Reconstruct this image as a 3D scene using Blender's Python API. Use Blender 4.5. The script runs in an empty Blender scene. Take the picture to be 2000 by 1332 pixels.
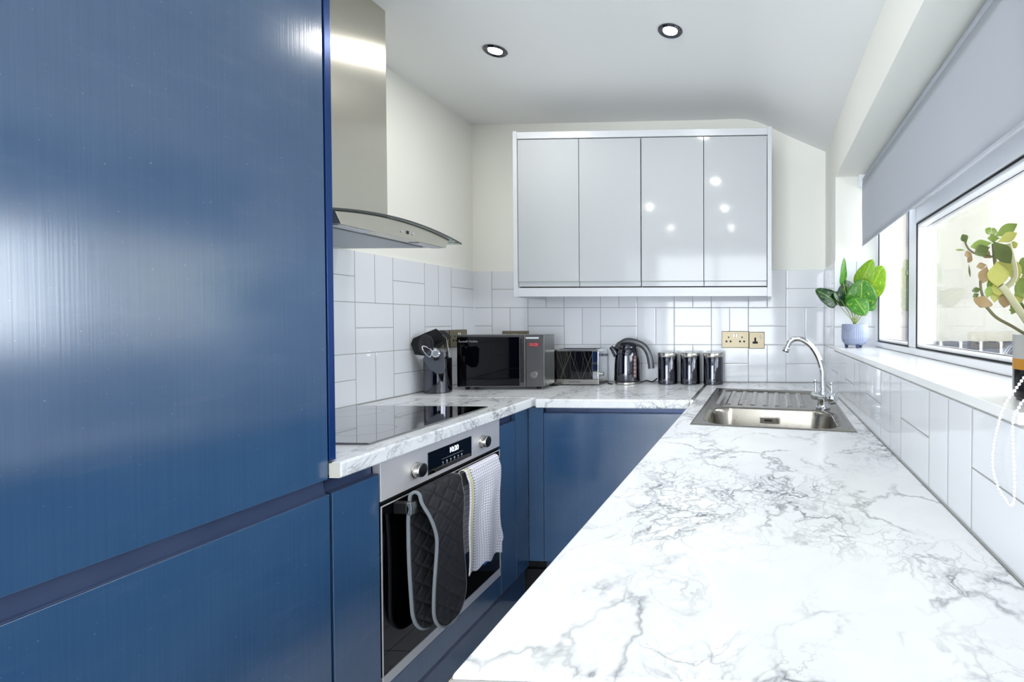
import bpy, bmesh, math, random
from mathutils import Vector, Matrix
random.seed(7)
SC = bpy.context.scene
COL = SC.collection

# ------------------------------------------------------------------ camera
CAM_Z = 1.2354
cam_data = bpy.data.cameras.new('camera')
cam = bpy.data.objects.new('camera', cam_data)
COL.objects.link(cam)
cam.location = (0, 0, CAM_Z)
cam.rotation_euler = (math.pi / 2 - 0.0163, 0, 0.0458)
cam_data.sensor_width = 36
cam_data.lens = 979.4 / 2000 * 36
cam_data.shift_x = (1000 - 1445.8) / 2000
cam_data.shift_y = (643.7 - 666) / 2000
cam_data.clip_start = 0.02
SC.camera = cam

# ------------------------------------------------------------------ world, exposure
SC.view_settings.view_transform = 'Standard'
SC.view_settings.look = 'None'
SC.view_settings.gamma = 1
SC.view_settings.use_curve_mapping = False
SC.view_settings.exposure = 0.36
world = bpy.data.worlds.new('overcast_sky')
SC.world = world
world.use_nodes = True
wn = world.node_tree.nodes
wn['Background'].inputs[0].default_value = (0.90, 0.95, 1.0, 1)
wn['Background'].inputs[1].default_value = 8.0


def area(name, loc, rot, sx, sy, power, col=(1, 1, 1), portal=False, shape='RECTANGLE', spread=180):
    d = bpy.data.lights.new(name, 'AREA')
    d.shape = shape
    d.size = sx
    d.size_y = sy
    d.energy = power
    d.color = col
    d.spread = math.radians(spread)
    if portal:
        d.cycles.is_portal = True
    o = bpy.data.objects.new(name, d)
    COL.objects.link(o)
    o.location = loc
    o.rotation_euler = rot
    return o


# portals only guide the sky light through the kitchen window and the added rear opening
area('sky_portal_kitchen', (0.64, 1.47, 1.50), (0, math.pi / 2, 0), 0.78, 1.66, 1, portal=True)
area('sky_portal_rear', (-0.62, -1.95, 1.175), (math.pi / 2, 0, 0), 1.65, 1.95, 1, portal=True)

# recessed ceiling spots: (x, y)
SPOTS = [(-1.056, 1.947), (-0.342, 1.844), (-1.05, 1.02), (-0.36, 0.92), (-1.05, 0.10), (-0.36, 0.02), (-1.05, -0.95), (-0.36, -0.95)]
SPOT_POWER = 2.1

# ------------------------------------------------------------------ materials
MATS = {}


def lin(c):
    return tuple((x / 12.92 if x <= 0.04045 else ((x + 0.055) / 1.055) ** 2.4) for x in c)


def srgb(r, g, b):
    return (*lin((r / 255, g / 255, b / 255)), 1)


class NT:
    def __init__(s, name):
        s.m = bpy.data.materials.new(name)
        s.m.use_nodes = True
        s.n = s.m.node_tree.nodes
        s.l = s.m.node_tree.links
        s.b = s.n['Principled BSDF']
        s.out = s.n['Material Output']

    def new(s, t, **kw):
        n = s.n.new(t)
        for k, v in kw.items():
            setattr(n, k, v)
        return n

    def link(s, a, b):
        s.l.new(a, b)

    def val(s, sock, v):
        if hasattr(v, 'is_linked') or hasattr(v, 'links'):
            s.link(v, sock)
        else:
            sock.default_value = v

    def math(s, op, a, b=0.0, c=None, clamp=False):
        n = s.new('ShaderNodeMath', operation=op)
        n.use_clamp = clamp
        s.val(n.inputs[0], a)
        s.val(n.inputs[1], b)
        if c is not None:
            s.val(n.inputs[2], c)
        return n.outputs[0]

    def mix(s, f, a, b):
        n = s.new('ShaderNodeMix', data_type='RGBA')
        s.val(n.inputs[0], f)
        s.val(n.inputs[6], a)
        s.val(n.inputs[7], b)
        return n.outputs[2]

    def noise(s, vec, scale, detail=2, rough=0.5, dist=0.0):
        n = s.new('ShaderNodeTexNoise')
        if vec is not None:
            s.link(vec, n.inputs['Vector'])
        n.inputs['Scale'].default_value = scale
        n.inputs['Detail'].default_value = detail
        n.inputs['Roughness'].default_value = rough
        n.inputs['Distortion'].default_value = dist
        return n.outputs['Fac']

    def ramp(s, f, a, b, lo=0.0, hi=1.0):
        n = s.new('ShaderNodeMapRange')
        s.val(n.inputs[0], f)
        n.inputs[1].default_value = a
        n.inputs[2].default_value = b
        n.inputs[3].default_value = lo
        n.inputs[4].default_value = hi
        return n.outputs[0]

    def mapping(s, vec, scale=(1, 1, 1), rot=(0, 0, 0), loc=(0, 0, 0)):
        n = s.new('ShaderNodeMapping')
        s.link(vec, n.inputs[0])
        n.inputs['Scale'].default_value = scale
        n.inputs['Rotation'].default_value = rot
        n.inputs['Location'].default_value = loc
        return n.outputs[0]

    def pos(s):
        return s.new('ShaderNodeNewGeometry').outputs['Position']

    def obj(s):
        return s.new('ShaderNodeTexCoord').outputs['Object']

    def bump(s, h, strength, dist=0.01):
        n = s.new('ShaderNodeBump')
        n.inputs['Strength'].default_value = strength
        n.inputs['Distance'].default_value = dist
        s.val(n.inputs['Height'], h)
        s.link(n.outputs[0], s.b.inputs['Normal'])
        return n


def P(name, color, rough=0.5, metal=0.0, coat=0.0, spec=0.5, trans=0.0, ior=1.45, emit=None, estr=0.0, aniso=0.0, vary=0.0, vscale=8.0, sheen=0.0, bump=0.0, bscale=200.0):
    if name in MATS:
        return MATS[name]
    t = NT(name)
    b = t.b
    b.inputs['Base Color'].default_value = color
    b.inputs['Roughness'].default_value = rough
    b.inputs['Metallic'].default_value = metal
    b.inputs['Coat Weight'].default_value = coat
    b.inputs['Coat Roughness'].default_value = 0.05
    b.inputs['Specular IOR Level'].default_value = spec
    b.inputs['Transmission Weight'].default_value = trans
    b.inputs['IOR'].default_value = ior
    b.inputs['Anisotropic'].default_value = aniso
    b.inputs['Sheen Weight'].default_value = sheen
    if emit:
        b.inputs['Emission Color'].default_value = emit
        b.inputs['Emission Strength'].default_value = estr
    if vary > 0:
        f = t.noise(t.obj(), vscale, 4, 0.6)
        f = t.ramp(f, 0.3, 0.7, -vary, vary)
        r = t.math('ADD', f, rough, clamp=True)
        t.link(r, b.inputs['Roughness'])
    if bump > 0:
        t.bump(t.noise(t.obj(), bscale, 3, 0.6), bump, 0.002)
    MATS[name] = t.m
    return t.m


def mat_marble(name='marble_laminate', floor=False):
    t = NT(name)
    p = t.pos()
    p = t.mapping(p, (1.0, 0.78, 1.0), (0, 0, 0.45))
    w = t.new('ShaderNodeTexNoise')
    t.link(p, w.inputs['Vector'])
    w.inputs['Scale'].default_value = 5.0
    w.inputs['Detail'].default_value = 5
    w.inputs['Roughness'].default_value = 0.62
    sub = t.new('ShaderNodeVectorMath', operation='SUBTRACT')
    t.link(w.outputs['Color'], sub.inputs[0])
    sub.inputs[1].default_value = (0.5, 0.5, 0.5)
    sc = t.new('ShaderNodeVectorMath', operation='SCALE')
    t.link(sub.outputs[0], sc.inputs[0])
    sc.inputs[3].default_value = 0.30
    ad = t.new('ShaderNodeVectorMath', operation='ADD')
    t.link(p, ad.inputs[0])
    t.link(sc.outputs[0], ad.inputs[1])
    wp = ad.outputs[0]

    def vor(scale, vec):
        v = t.new('ShaderNodeTexVoronoi', feature='DISTANCE_TO_EDGE')
        t.link(vec, v.inputs['Vector'])
        v.inputs['Scale'].default_value = scale
        return v.outputs['Distance']

    # long veins, broken up along their length
    big = t.ramp(vor(6.0, wp), 0.0, 0.055, 1, 0)
    big = t.math('POWER', big, 1.6)
    mask1 = t.ramp(t.noise(p, 5.5, 3, 0.55), 0.44, 0.60)
    big = t.math('MULTIPLY', big, mask1, clamp=True)
    # net of fine cracks inside clusters
    clus = t.noise(t.mapping(p, (1, 1, 1), (0, 0, 0), (3.1, 1.7, 0)), 3.2, 3, 0.55)
    cmask = t.ramp(clus, 0.52, 0.64)
    fine = t.ramp(vor(26.0, wp), 0.0, 0.10, 1, 0)
    fine = t.math('POWER', fine, 1.3)
    fine = t.math('MULTIPLY', fine, cmask, clamp=True)
    mid = t.ramp(vor(13.0, wp), 0.0, 0.06, 1, 0)
    mid = t.math('MULTIPLY', mid, t.ramp(clus, 0.47, 0.60), clamp=True)
    mid = t.math('MULTIPLY', mid, t.ramp(t.noise(p, 14, 2, 0.5), 0.40, 0.62), clamp=True)
    # grey clouding inside the clusters
    cloud = t.math('MULTIPLY', t.ramp(clus, 0.55, 0.72), t.ramp(t.noise(wp, 16, 4, 0.6), 0.45, 0.70), clamp=True)
    # wispy ridges
    rn = t.noise(p, 7.0, 6, 0.6, 1.4)
    rd = t.math('ABSOLUTE', t.math('SUBTRACT', rn, 0.5))
    ridge = t.ramp(rd, 0.0, 0.018, 1, 0)
    ridge = t.math('MULTIPLY', ridge, t.ramp(t.noise(p, 4.0, 2, 0.5), 0.50, 0.66), clamp=True)
    s = t.math('MULTIPLY', big, 0.62)
    s = t.math('ADD', s, t.math('MULTIPLY', fine, 0.50))
    s = t.math('ADD', s, t.math('MULTIPLY', mid, 0.55))
    s = t.math('ADD', s, t.math('MULTIPLY', cloud, 0.30))
    s = t.math('ADD', s, t.math('MULTIPLY', ridge, 0.40))
    s = t.math('MINIMUM', s, 0.85)
    soft = t.ramp(t.noise(wp, 4, 3, 0.6), 0.35, 0.75)
    base = t.mix(soft, srgb(240, 242, 243), srgb(224, 227, 231))
    col = t.mix(s, base, srgb(78, 80, 92))
    rough = 0.24
    if floor:
        sx = t.new('ShaderNodeSeparateXYZ')
        t.link(t.pos(), sx.inputs[0])
        gx = t.math('ABSOLUTE', t.math('SUBTRACT', t.math('FRACT', t.math('DIVIDE', sx.outputs[0], 0.3)), 0.5))
        gy = t.math('ABSOLUTE', t.math('SUBTRACT', t.math('FRACT', t.math('DIVIDE', sx.outputs[1], 0.6)), 0.5))
        g = t.math('MAXIMUM', t.math('GREATER_THAN', gx, 0.494), t.math('GREATER_THAN', gy, 0.497))
        col = t.mix(g, col, srgb(120, 120, 120))
    t.link(col, t.b.inputs['Base Color'])
    t.b.inputs['Roughness'].default_value = rough
    t.b.inputs['Specular IOR Level'].default_value = 0.5
    t.bump(t.noise(t.pos(), 90, 2, 0.5), 0.02, 0.002)
    return t.m


def mat_tiles(name, axis, origin, parity, z0=0.91):
    """200 x 100 ceramic tiles laid in pairs that turn at every 200 mm module"""
    t = NT(name)
    s = t.new('ShaderNodeSeparateXYZ')
    t.link(t.pos(), s.inputs[0])
    a = s.outputs[axis]
    u = t.math('DIVIDE', t.math('SUBTRACT', a, origin), 0.2)
    v = t.math('DIVIDE', t.math('SUBTRACT', s.outputs[2], z0), 0.2)
    iu, iv = t.math('FLOOR', u), t.math('FLOOR', v)
    fu, fv = t.math('FRACT', u), t.math('FRACT', v)
    par = t.math('MODULO', t.math('ADD', t.math('ADD', iu, iv), 100.0 + parity), 2.0)
    vert = t.math('GREATER_THAN', par, 0.5)

    def edge(f):
        return t.math('SUBTRACT', 0.5, t.math('ABSOLUTE', t.math('SUBTRACT', f, 0.5)))

    du, dv = edge(fu), edge(fv)
    cu = t.math('ABSOLUTE', t.math('SUBTRACT', fu, 0.5))
    cv = t.math('ABSOLUTE', t.math('SUBTRACT', fv, 0.5))
    # distance to the split line, only where it exists
    cu2 = t.math('ADD', cu, t.math('MULTIPLY', t.math('SUBTRACT', 1.0, vert), 9.0))
    cv2 = t.math('ADD', cv, t.math('MULTIPLY', vert, 9.0))
    d = t.math('MINIMUM', t.math('MINIMUM', du, dv), t.math('MINIMUM', cu2, cv2))
    grout = t.ramp(d, 0.0060, 0.0085, 1, 0)
    # small tone change from tile to tile
    half = t.math('ADD', t.math('MULTIPLY', vert, t.math('FLOOR', t.math('MULTIPLY', fu, 2.0))),
                  t.math('MULTIPLY', t.math('SUBTRACT', 1.0, vert), t.math('FLOOR', t.math('MULTIPLY', fv, 2.0))))
    comb = t.new('ShaderNodeCombineXYZ')
    t.link(iu, comb.inputs[0])
    t.link(iv, comb.inputs[1])
    t.link(half, comb.inputs[2])
    wnz = t.new('ShaderNodeTexWhiteNoise', noise_dimensions='3D')
    t.link(comb.outputs[0], wnz.inputs[0])
    base = t.mix(wnz.outputs['Value'], srgb(228, 231, 237), srgb(235, 238, 243))
    t.link(t.mix(grout, base, srgb(158, 159, 158)), t.b.inputs['Base Color'])
    t.link(t.ramp(grout, 0, 1, 0.07, 0.7), t.b.inputs['Roughness'])
    t.b.inputs['Specular IOR Level'].default_value = 0.6
    hgt = t.ramp(d, 0.0, 0.03, 0, 1)
    wav = t.math('MULTIPLY', t.noise(t.pos(), 9, 2, 0.5), 0.9)
    tilt = t.math('MULTIPLY', t.math('MULTIPLY', t.math('SUBTRACT', wnz.outputs['Value'], 0.5), fu), 0.5)
    h = t.math('ADD', t.math('ADD', hgt, wav), tilt)
    t.bump(h, 0.22, 0.002)
    return t.m


def mat_blue(name='satin_blue_foil', ribs=1.0):
    t = NT(name)
    o = t.pos()
    ribv = t.mapping(o, (260, 260, 2.5))
    rib = t.noise(ribv, 1.0, 1, 0.5)
    cloud = t.noise(t.mapping(o, (1, 1, 1.6), (0.5, 0, 0)), 3.0, 5, 0.6)
    scuff = t.ramp(t.noise(t.mapping(o, (1, 1.0, 4.0), (0.5, 0.2, 0)), 5.0, 6, 0.7), 0.55, 0.8)
    speck = t.ramp(t.noise(o, 260, 0, 0.5), 0.84, 0.87)
    c = t.mix(cloud, srgb(42, 76, 115), srgb(60, 92, 125))
    c = t.mix(t.math('MULTIPLY', t.ramp(rib, 0.35, 0.65), 0.14), c, srgb(30, 58, 98))
    c = t.mix(t.math('MULTIPLY', scuff, 0.10), c, srgb(110, 130, 155))
    c = t.mix(t.math('MULTIPLY', speck, 0.25), c, srgb(170, 185, 200))
    t.link(c, t.b.inputs['Base Color'])
    t.b.inputs['Metallic'].default_value = 0.0
    t.b.inputs['IOR'].default_value = 1.95
    r = t.ramp(cloud, 0.3, 0.7, 0.15, 0.22)
    t.link(r, t.b.inputs['Roughness'])
    t.b.inputs['Specular IOR Level'].default_value = 0.5
    t.bump(rib, 0.06 * ribs, 0.001)
    return t.m


def mat_brushed(name, color, rough, axis_scale, strength=0.08, metal=1.0, tangent=None, aniso=0.85):
    t = NT(name)
    o = t.pos()
    n = t.noise(t.mapping(o, axis_scale), 1.0, 3, 0.6)
    t.b.inputs['Base Color'].default_value = color
    t.b.inputs['Metallic'].default_value = metal
    if tangent:
        cx = t.new('ShaderNodeCombineXYZ')
        for q in range(3):
            cx.inputs[q].default_value = tangent[q]
        t.link(cx.outputs[0], t.b.inputs['Tangent'])
        t.b.inputs['Anisotropic'].default_value = aniso
    t.link(t.ramp(n, 0.3, 0.7, rough - 0.02, rough + 0.02), t.b.inputs['Roughness'])
    t.bump(n, strength, 0.0006)
    return t.m


def mat_paint(name, col, rough=0.7, b=0.05, scale=60):
    t = NT(name)
    t.b.inputs['Base Color'].default_value = col
    t.b.inputs['Roughness'].default_value = rough
    t.b.inputs['Specular IOR Level'].default_value = 0.3
    t.bump(t.noise(t.pos(), scale, 4, 0.6), b, 0.003)
    return t.m


def mat_leaf(name, c1, c2, vein, trans=0.35):
    t = NT(name)
    o = t.obj()
    s = t.new('ShaderNodeTexCoord').outputs['UV']
    sp = t.new('ShaderNodeSeparateXYZ')
    t.link(s, sp.inputs[0])
    au = t.math('ABSOLUTE', t.math('SUBTRACT', sp.outputs[0], 0.5))
    # side veins rise outwards from the midrib
    vv = t.math('ABSOLUTE', t.math('SUBTRACT', t.math('FRACT', t.math('SUBTRACT', t.math('MULTIPLY', sp.outputs[1], 5.0), t.math('MULTIPLY', au, 4.0))), 0.5))
    side = t.math('GREATER_THAN', vv, 0.45)
    midr = t.math('LESS_THAN', au, 0.022)
    ve = t.math('MAXIMUM', midr, t.math('MULTIPLY', side, 0.45))
    patch = t.ramp(t.noise(t.mapping(s, (5, 3, 1)), 2.3, 2, 0.5), 0.60, 0.68)
    c = t.mix(t.noise(o, 30, 3, 0.6), c1, c2)
    c = t.mix(t.math('MULTIPLY', ve, 0.55), c, vein)
    c = t.mix(t.math('MULTIPLY', patch, 0.7), c, vein)
    t.link(c, t.b.inputs['Base Color'])
    t.b.inputs['Roughness'].default_value = 0.35
    tr = t.new('ShaderNodeBsdfTranslucent')
    t.link(c, tr.inputs['Color'])
    ms = t.new('ShaderNodeMixShader')
    ms.inputs[0].default_value = trans
    t.link(t.b.outputs[0], ms.inputs[1])
    t.link(tr.outputs[0], ms.inputs[2])
    t.link(ms.outputs[0], t.out.inputs[0])
    return t.m


def mat_glass_pane(name, tint=(1, 1, 1, 1)):
    t = NT(name)
    t.n.remove(t.b)
    tr = t.new('ShaderNodeBsdfTransparent')
    tr.inputs[0].default_value = tint
    gl = t.new('ShaderNodeBsdfGlossy')
    gl.inputs['Roughness'].default_value = 0.0
    fr = t.new('ShaderNodeFresnel')
    fr.inputs[0].default_value = 1.5
    f = t.math('MULTIPLY', fr.outputs[0], 0.75)
    ms = t.new('ShaderNodeMixShader')
    t.link(f, ms.inputs[0])
    t.link(tr.outputs[0], ms.inputs[1])
    t.link(gl.outputs[0], ms.inputs[2])
    t.link(ms.outputs[0], t.out.inputs[0])
    return t.m


M = {}
M['marble'] = mat_marble()
M['floor'] = mat_marble('marble_floor_tiles', True)
M['tile_back'] = mat_tiles('tiles_back', 0, -1.478, 0)
M['tile_left'] = mat_tiles('tiles_left', 1, 2.672, 1)      # module 0 sits at the corner, counted towards the camera
M['tile_right'] = mat_tiles('tiles_right', 1, 0.787, 1)
M['tile_reveal'] = mat_tiles('tiles_reveal', 0, 0.322, 1)
M['blue'] = mat_blue()
M['blue_edge'] = P('blue_gloss_edge', srgb(24, 60, 118), 0.22, 0.3)
M['blue_channel'] = P('blue_channel', srgb(66, 80, 112), 0.32, 0.4, vary=0.06)
M['paint'] = mat_paint('cream_white_paint', srgb(243, 243, 236), 0.6, 0.03)
M['ceil'] = mat_paint('white_ceiling_paint', srgb(242, 243, 243), 0.65, 0.03, 25)
M['gloss_white'] = P('gloss_white_door', srgb(184, 188, 191), 0.08, 0)
M['white_panel'] = P('satin_white_panel', srgb(206, 209, 214), 0.3)
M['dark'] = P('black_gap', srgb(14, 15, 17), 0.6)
M['steel'] = mat_brushed('brushed_steel_front', srgb(226, 224, 227), 0.42, (300, 3, 300), 0.02, metal=0.5, tangent=(0, 0, 1))
M['steel_chim'] = mat_brushed('brushed_steel_chimney', srgb(205, 201, 188), 0.26, (3, 3, 1), 0.0, tangent=(0, 1, 0))
M['steel_sink'] = mat_brushed('satin_steel_sink', srgb(152, 148, 140), 0.26, (30, 30, 30), 0.03)
M['chrome'] = P('chrome', srgb(225, 228, 232), 0.05, 1.0)
M['satin_metal'] = P('satin_metal', srgb(200, 198, 192), 0.25, 1.0)
M['black_glass'] = P('black_glass', srgb(4, 4, 6), 0.02, 0, spec=0.5)
M['hob_glass'] = P('hob_glass', srgb(8, 8, 9), 0.02, 0, spec=1.0, coat=1.0, ior=2.2)
M['black_plastic'] = P('black_plastic', srgb(18, 18, 20), 0.35)
M['dark_grey_plastic'] = P('dark_grey_plastic', srgb(52, 53, 58), 0.4)
M['grey_silicone'] = P('grey_silicone', srgb(92, 97, 108), 0.55)
M['black_mirror'] = P('black_polished_metal', srgb(92, 93, 100), 0.06, 1.0)
M['dark_steel'] = mat_brushed('dark_silver_plastic', srgb(112, 112, 112), 0.33, (300, 3, 3), 0.05, 0.8)
M['brass'] = mat_brushed('antique_brass', srgb(152, 143, 122), 0.42, (3, 3, 300), 0.08)
M['glass'] = mat_glass_pane('window_glass')
M['hood_glass'] = mat_glass_pane('hood_glass', (0.80, 0.86, 0.84, 1))
M['glass_edge'] = P('dark_glass_edge', srgb(40, 46, 46), 0.1, 0, coat=1)
M['pvc'] = P('white_upvc', srgb(246, 248, 252), 0.25)
M['gasket'] = P('black_gasket', srgb(10, 10, 12), 0.6)
M['sill'] = P('white_sill_gloss', srgb(240, 241, 242), 0.18)
M['sill_edge'] = P('sill_edge_cut', srgb(214, 212, 206), 0.5)
M['cut_edge'] = P('laminate_end_cap', srgb(202, 200, 190), 0.5)
M['brown_edge'] = P('chipboard_edge_line', srgb(150, 128, 92), 0.6)
M['seal'] = P('clear_silicone_seal', srgb(160, 160, 158), 0.3)
M['lamp'] = P('lit_lens', (1, 1, 1, 1), 0.4, emit=(1, 0.98, 0.94, 1), estr=14)
M['digits'] = P('lit_digits', (0.8, 0.85, 1, 1), 0.4, emit=(0.80, 0.82, 1, 1), estr=1.6)
M['red_digits'] = P('lit_red_digits', (0.6, 0.05, 0.08, 1), 0.4, emit=(1.0, 0.05, 0.08, 1), estr=0.45)
M['print'] = P('grey_print', srgb(165, 165, 168), 0.5)
M['dark_print'] = P('dark_print', srgb(80, 80, 86), 0.5)
M['pot'] = P('blue_grey_ceramic', srgb(142, 152, 178), 0.45, bump=0.1)
M['pot_foot'] = P('dark_blue_feet', srgb(58, 72, 108), 0.4)
M['soil'] = P('dark_soil', srgb(50, 40, 30), 0.9, bump=0.6, bscale=300)
M['stem'] = P('green_stem', srgb(132, 150, 58), 0.5)
M['stem_dark'] = P('brown_green_stem', srgb(96, 92, 62), 0.6)
M['stem_pale'] = P('pale_woody_stem', srgb(186, 184, 150), 0.6, bump=0.3)
M['leaf_lime'] = mat_leaf('leaf_lime', srgb(118, 166, 22), srgb(140, 186, 30), srgb(214, 222, 80), 0.45)
M['leaf_mid'] = mat_leaf('leaf_mid', srgb(40, 106, 24), srgb(66, 136, 32), srgb(170, 200, 74), 0.3)
M['leaf_dark'] = mat_leaf('leaf_dark', srgb(8, 40, 30), srgb(16, 58, 34), srgb(130, 170, 50), 0.12)
for nm, c1, c2 in (('succ_green', (104, 124, 60), (138, 158, 72)), ('succ_dark', (58, 72, 34), (92, 104, 44)), ('succ_yellow', (160, 162, 78), (186, 184, 104)), ('succ_rust', (132, 106, 76), (158, 138, 98))):
    t = NT(nm)
    f = t.noise(t.obj(), 60, 3, 0.6)
    t.link(t.mix(f, srgb(*c1), srgb(*c2)), t.b.inputs['Base Color'])
    t.b.inputs['Roughness'].default_value = 0.4
    t.b.inputs['Subsurface Weight'].default_value = 0.15
    t.b.inputs['Subsurface Radius'].default_value = (0.01, 0.01, 0.004)
    M[nm] = t.m
M['concrete'] = P('grey_concrete', srgb(172, 172, 170), 0.8, bump=0.3)
M['ochre'] = P('ochre_glaze', srgb(184, 128, 40), 0.5)
M['black_glaze'] = P('black_glaze', srgb(14, 14, 16), 0.15)
M['bead'] = P('white_plastic_bead', srgb(240, 240, 244), 0.3)
M['blind'] = mat_paint('grey_blind_fabric', srgb(186, 191, 200), 0.85, 0.08, 400)
M['piping'] = P('grey_piping', srgb(122, 128, 134), 0.85, bump=0.3, bscale=600)
M['blue_tag'] = P('blue_tag', srgb(40, 120, 215), 0.6)
M['outside_wall'] = mat_paint('pale_render_wall', srgb(178, 176, 164), 0.9, 0.6, 12)
M['ground'] = mat_paint('concrete_ground', srgb(150, 150, 146), 0.9, 0.3, 30)
M['fence'] = P('dark_grey_fence', srgb(62, 66, 76), 0.8, bump=0.3)
M['fence_post'] = P('pale_fence_post', srgb(226, 226, 222), 0.8)
M['downpipe'] = P('grey_downpipe', srgb(92, 100, 114), 0.5)
M['pebble'] = mat_paint('pebbledash_wall', srgb(140, 130, 124), 0.9, 1.0, 70)
M['mesh_filter'] = P('aluminium_filter', srgb(150, 156, 162), 0.35, 0.9, bump=0.5, bscale=400)


def mat_mitt():
    t = NT('quilted_charcoal_cotton')
    o = t.obj()
    s = t.new('ShaderNodeSeparateXYZ')
    t.link(o, s.inputs[0])
    y, z = s.outputs[1], s.outputs[2]
    a = t.math('DIVIDE', t.math('ADD', t.math('MULTIPLY', y, 0.85), z), 0.052)
    b = t.math('DIVIDE', t.math('SUBTRACT', t.math('MULTIPLY', y, 0.85), z), 0.052)
    ea = t.math('ABSOLUTE', t.math('SUBTRACT', t.math('FRACT', a), 0.5))
    eb = t.math('ABSOLUTE', t.math('SUBTRACT', t.math('FRACT', b), 0.5))
    e = t.math('SUBTRACT', 0.5, t.math('MAXIMUM', ea, eb))      # 0 on the stitch lines
    puff = t.math('POWER', t.ramp(e, 0, 0.25), 0.5)
    cr = t.noise(o, 45, 4, 0.7)
    t.link(t.mix(t.ramp(e, 0, 0.05), srgb(8, 8, 10), srgb(33, 33, 39)), t.b.inputs['Base Color'])
    t.b.inputs['Roughness'].default_value = 0.8
    t.bump(t.math('ADD', puff, t.math('MULTIPLY', cr, 0.5)), 0.9, 0.006)
    return t.m


def mat_towel():
    t = NT('white_check_cotton')
    s = t.new('ShaderNodeSeparateXYZ')
    t.link(t.new('ShaderNodeTexCoord').outputs['UV'], s.inputs[0])
    u, v = s.outputs[0], s.outputs[1]
    wob = t.math('MULTIPLY', t.noise(t.obj(), 20, 2, 0.5), 0.25)
    fu = t.math('ABSOLUTE', t.math('SUBTRACT', t.math('FRACT', t.math('ADD', t.math('MULTIPLY', u, 18.0), wob)), 0.5))
    fv = t.math('ABSOLUTE', t.math('SUBTRACT', t.math('FRACT', t.math('ADD', t.math('MULTIPLY', v, 56.0), wob)), 0.5))
    g = t.math('MAXIMUM', t.ramp(fu, 0.34, 0.46), t.ramp(fv, 0.34, 0.46))
    c = t.mix(t.math('MULTIPLY', g, 0.62), srgb(238, 236, 244), srgb(128, 128, 160))
    band = t.math('MULTIPLY', t.math('GREATER_THAN', u, 0.03), t.math('LESS_THAN', u, 0.10))
    c = t.mix(t.math('MULTIPLY', band, 0.75), c, srgb(206, 200, 140))
    dash = t.math('MULTIPLY', t.math('MULTIPLY', t.math('GREATER_THAN', u, 0.105), t.math('LESS_THAN', u, 0.135)), t.math('GREATER_THAN', t.math('FRACT', t.math('MULTIPLY', v, 56.0)), 0.45))
    c = t.mix(t.math('MULTIPLY', dash, 0.8), c, srgb(90, 90, 90))
    t.link(c, t.b.inputs['Base Color'])
    t.b.inputs['Roughness'].default_value = 0.9
    t.bump(t.math('SUBTRACT', 1.0, g), 0.5, 0.003)
    return t.m


def mat_toaster():
    t = NT('black_panel_fine_lines')
    s = t.new('ShaderNodeSeparateXYZ')
    t.link(t.obj(), s.inputs[0])
    x, z = s.outputs[0], s.outputs[2]

    def lines(k, per, w, off=0.0):
        a = t.math('ADD', t.math('DIVIDE', t.math('ADD', x, t.math('MULTIPLY', z, k)), per), off)
        return t.math('LESS_THAN', t.math('ABSOLUTE', t.math('SUBTRACT', t.math('FRACT', a), 0.5)), w)
    l = t.math('MAXIMUM', lines(0.36, 0.071, 0.006), lines(-0.42, 0.113, 0.005, 0.3))
    l = t.math('MAXIMUM', l, t.math('MULTIPLY', lines(0.22, 0.037, 0.012, 0.6), 0.4))
    l = t.math('MAXIMUM', l, t.math('MULTIPLY', lines(-0.2, 0.047, 0.01, 0.1), 0.4))
    t.link(t.mix(t.math('MULTIPLY', l, 0.4), srgb(10, 10, 11), srgb(190, 184, 172)), t.b.inputs['Base Color'])
    t.b.inputs['Roughness'].default_value = 0.12
    t.b.inputs['Coat Weight'].default_value = 0.5
    return t.m


M['mitt'] = mat_mitt()
M['towel'] = mat_towel()
M['toaster'] = mat_toaster()


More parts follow.
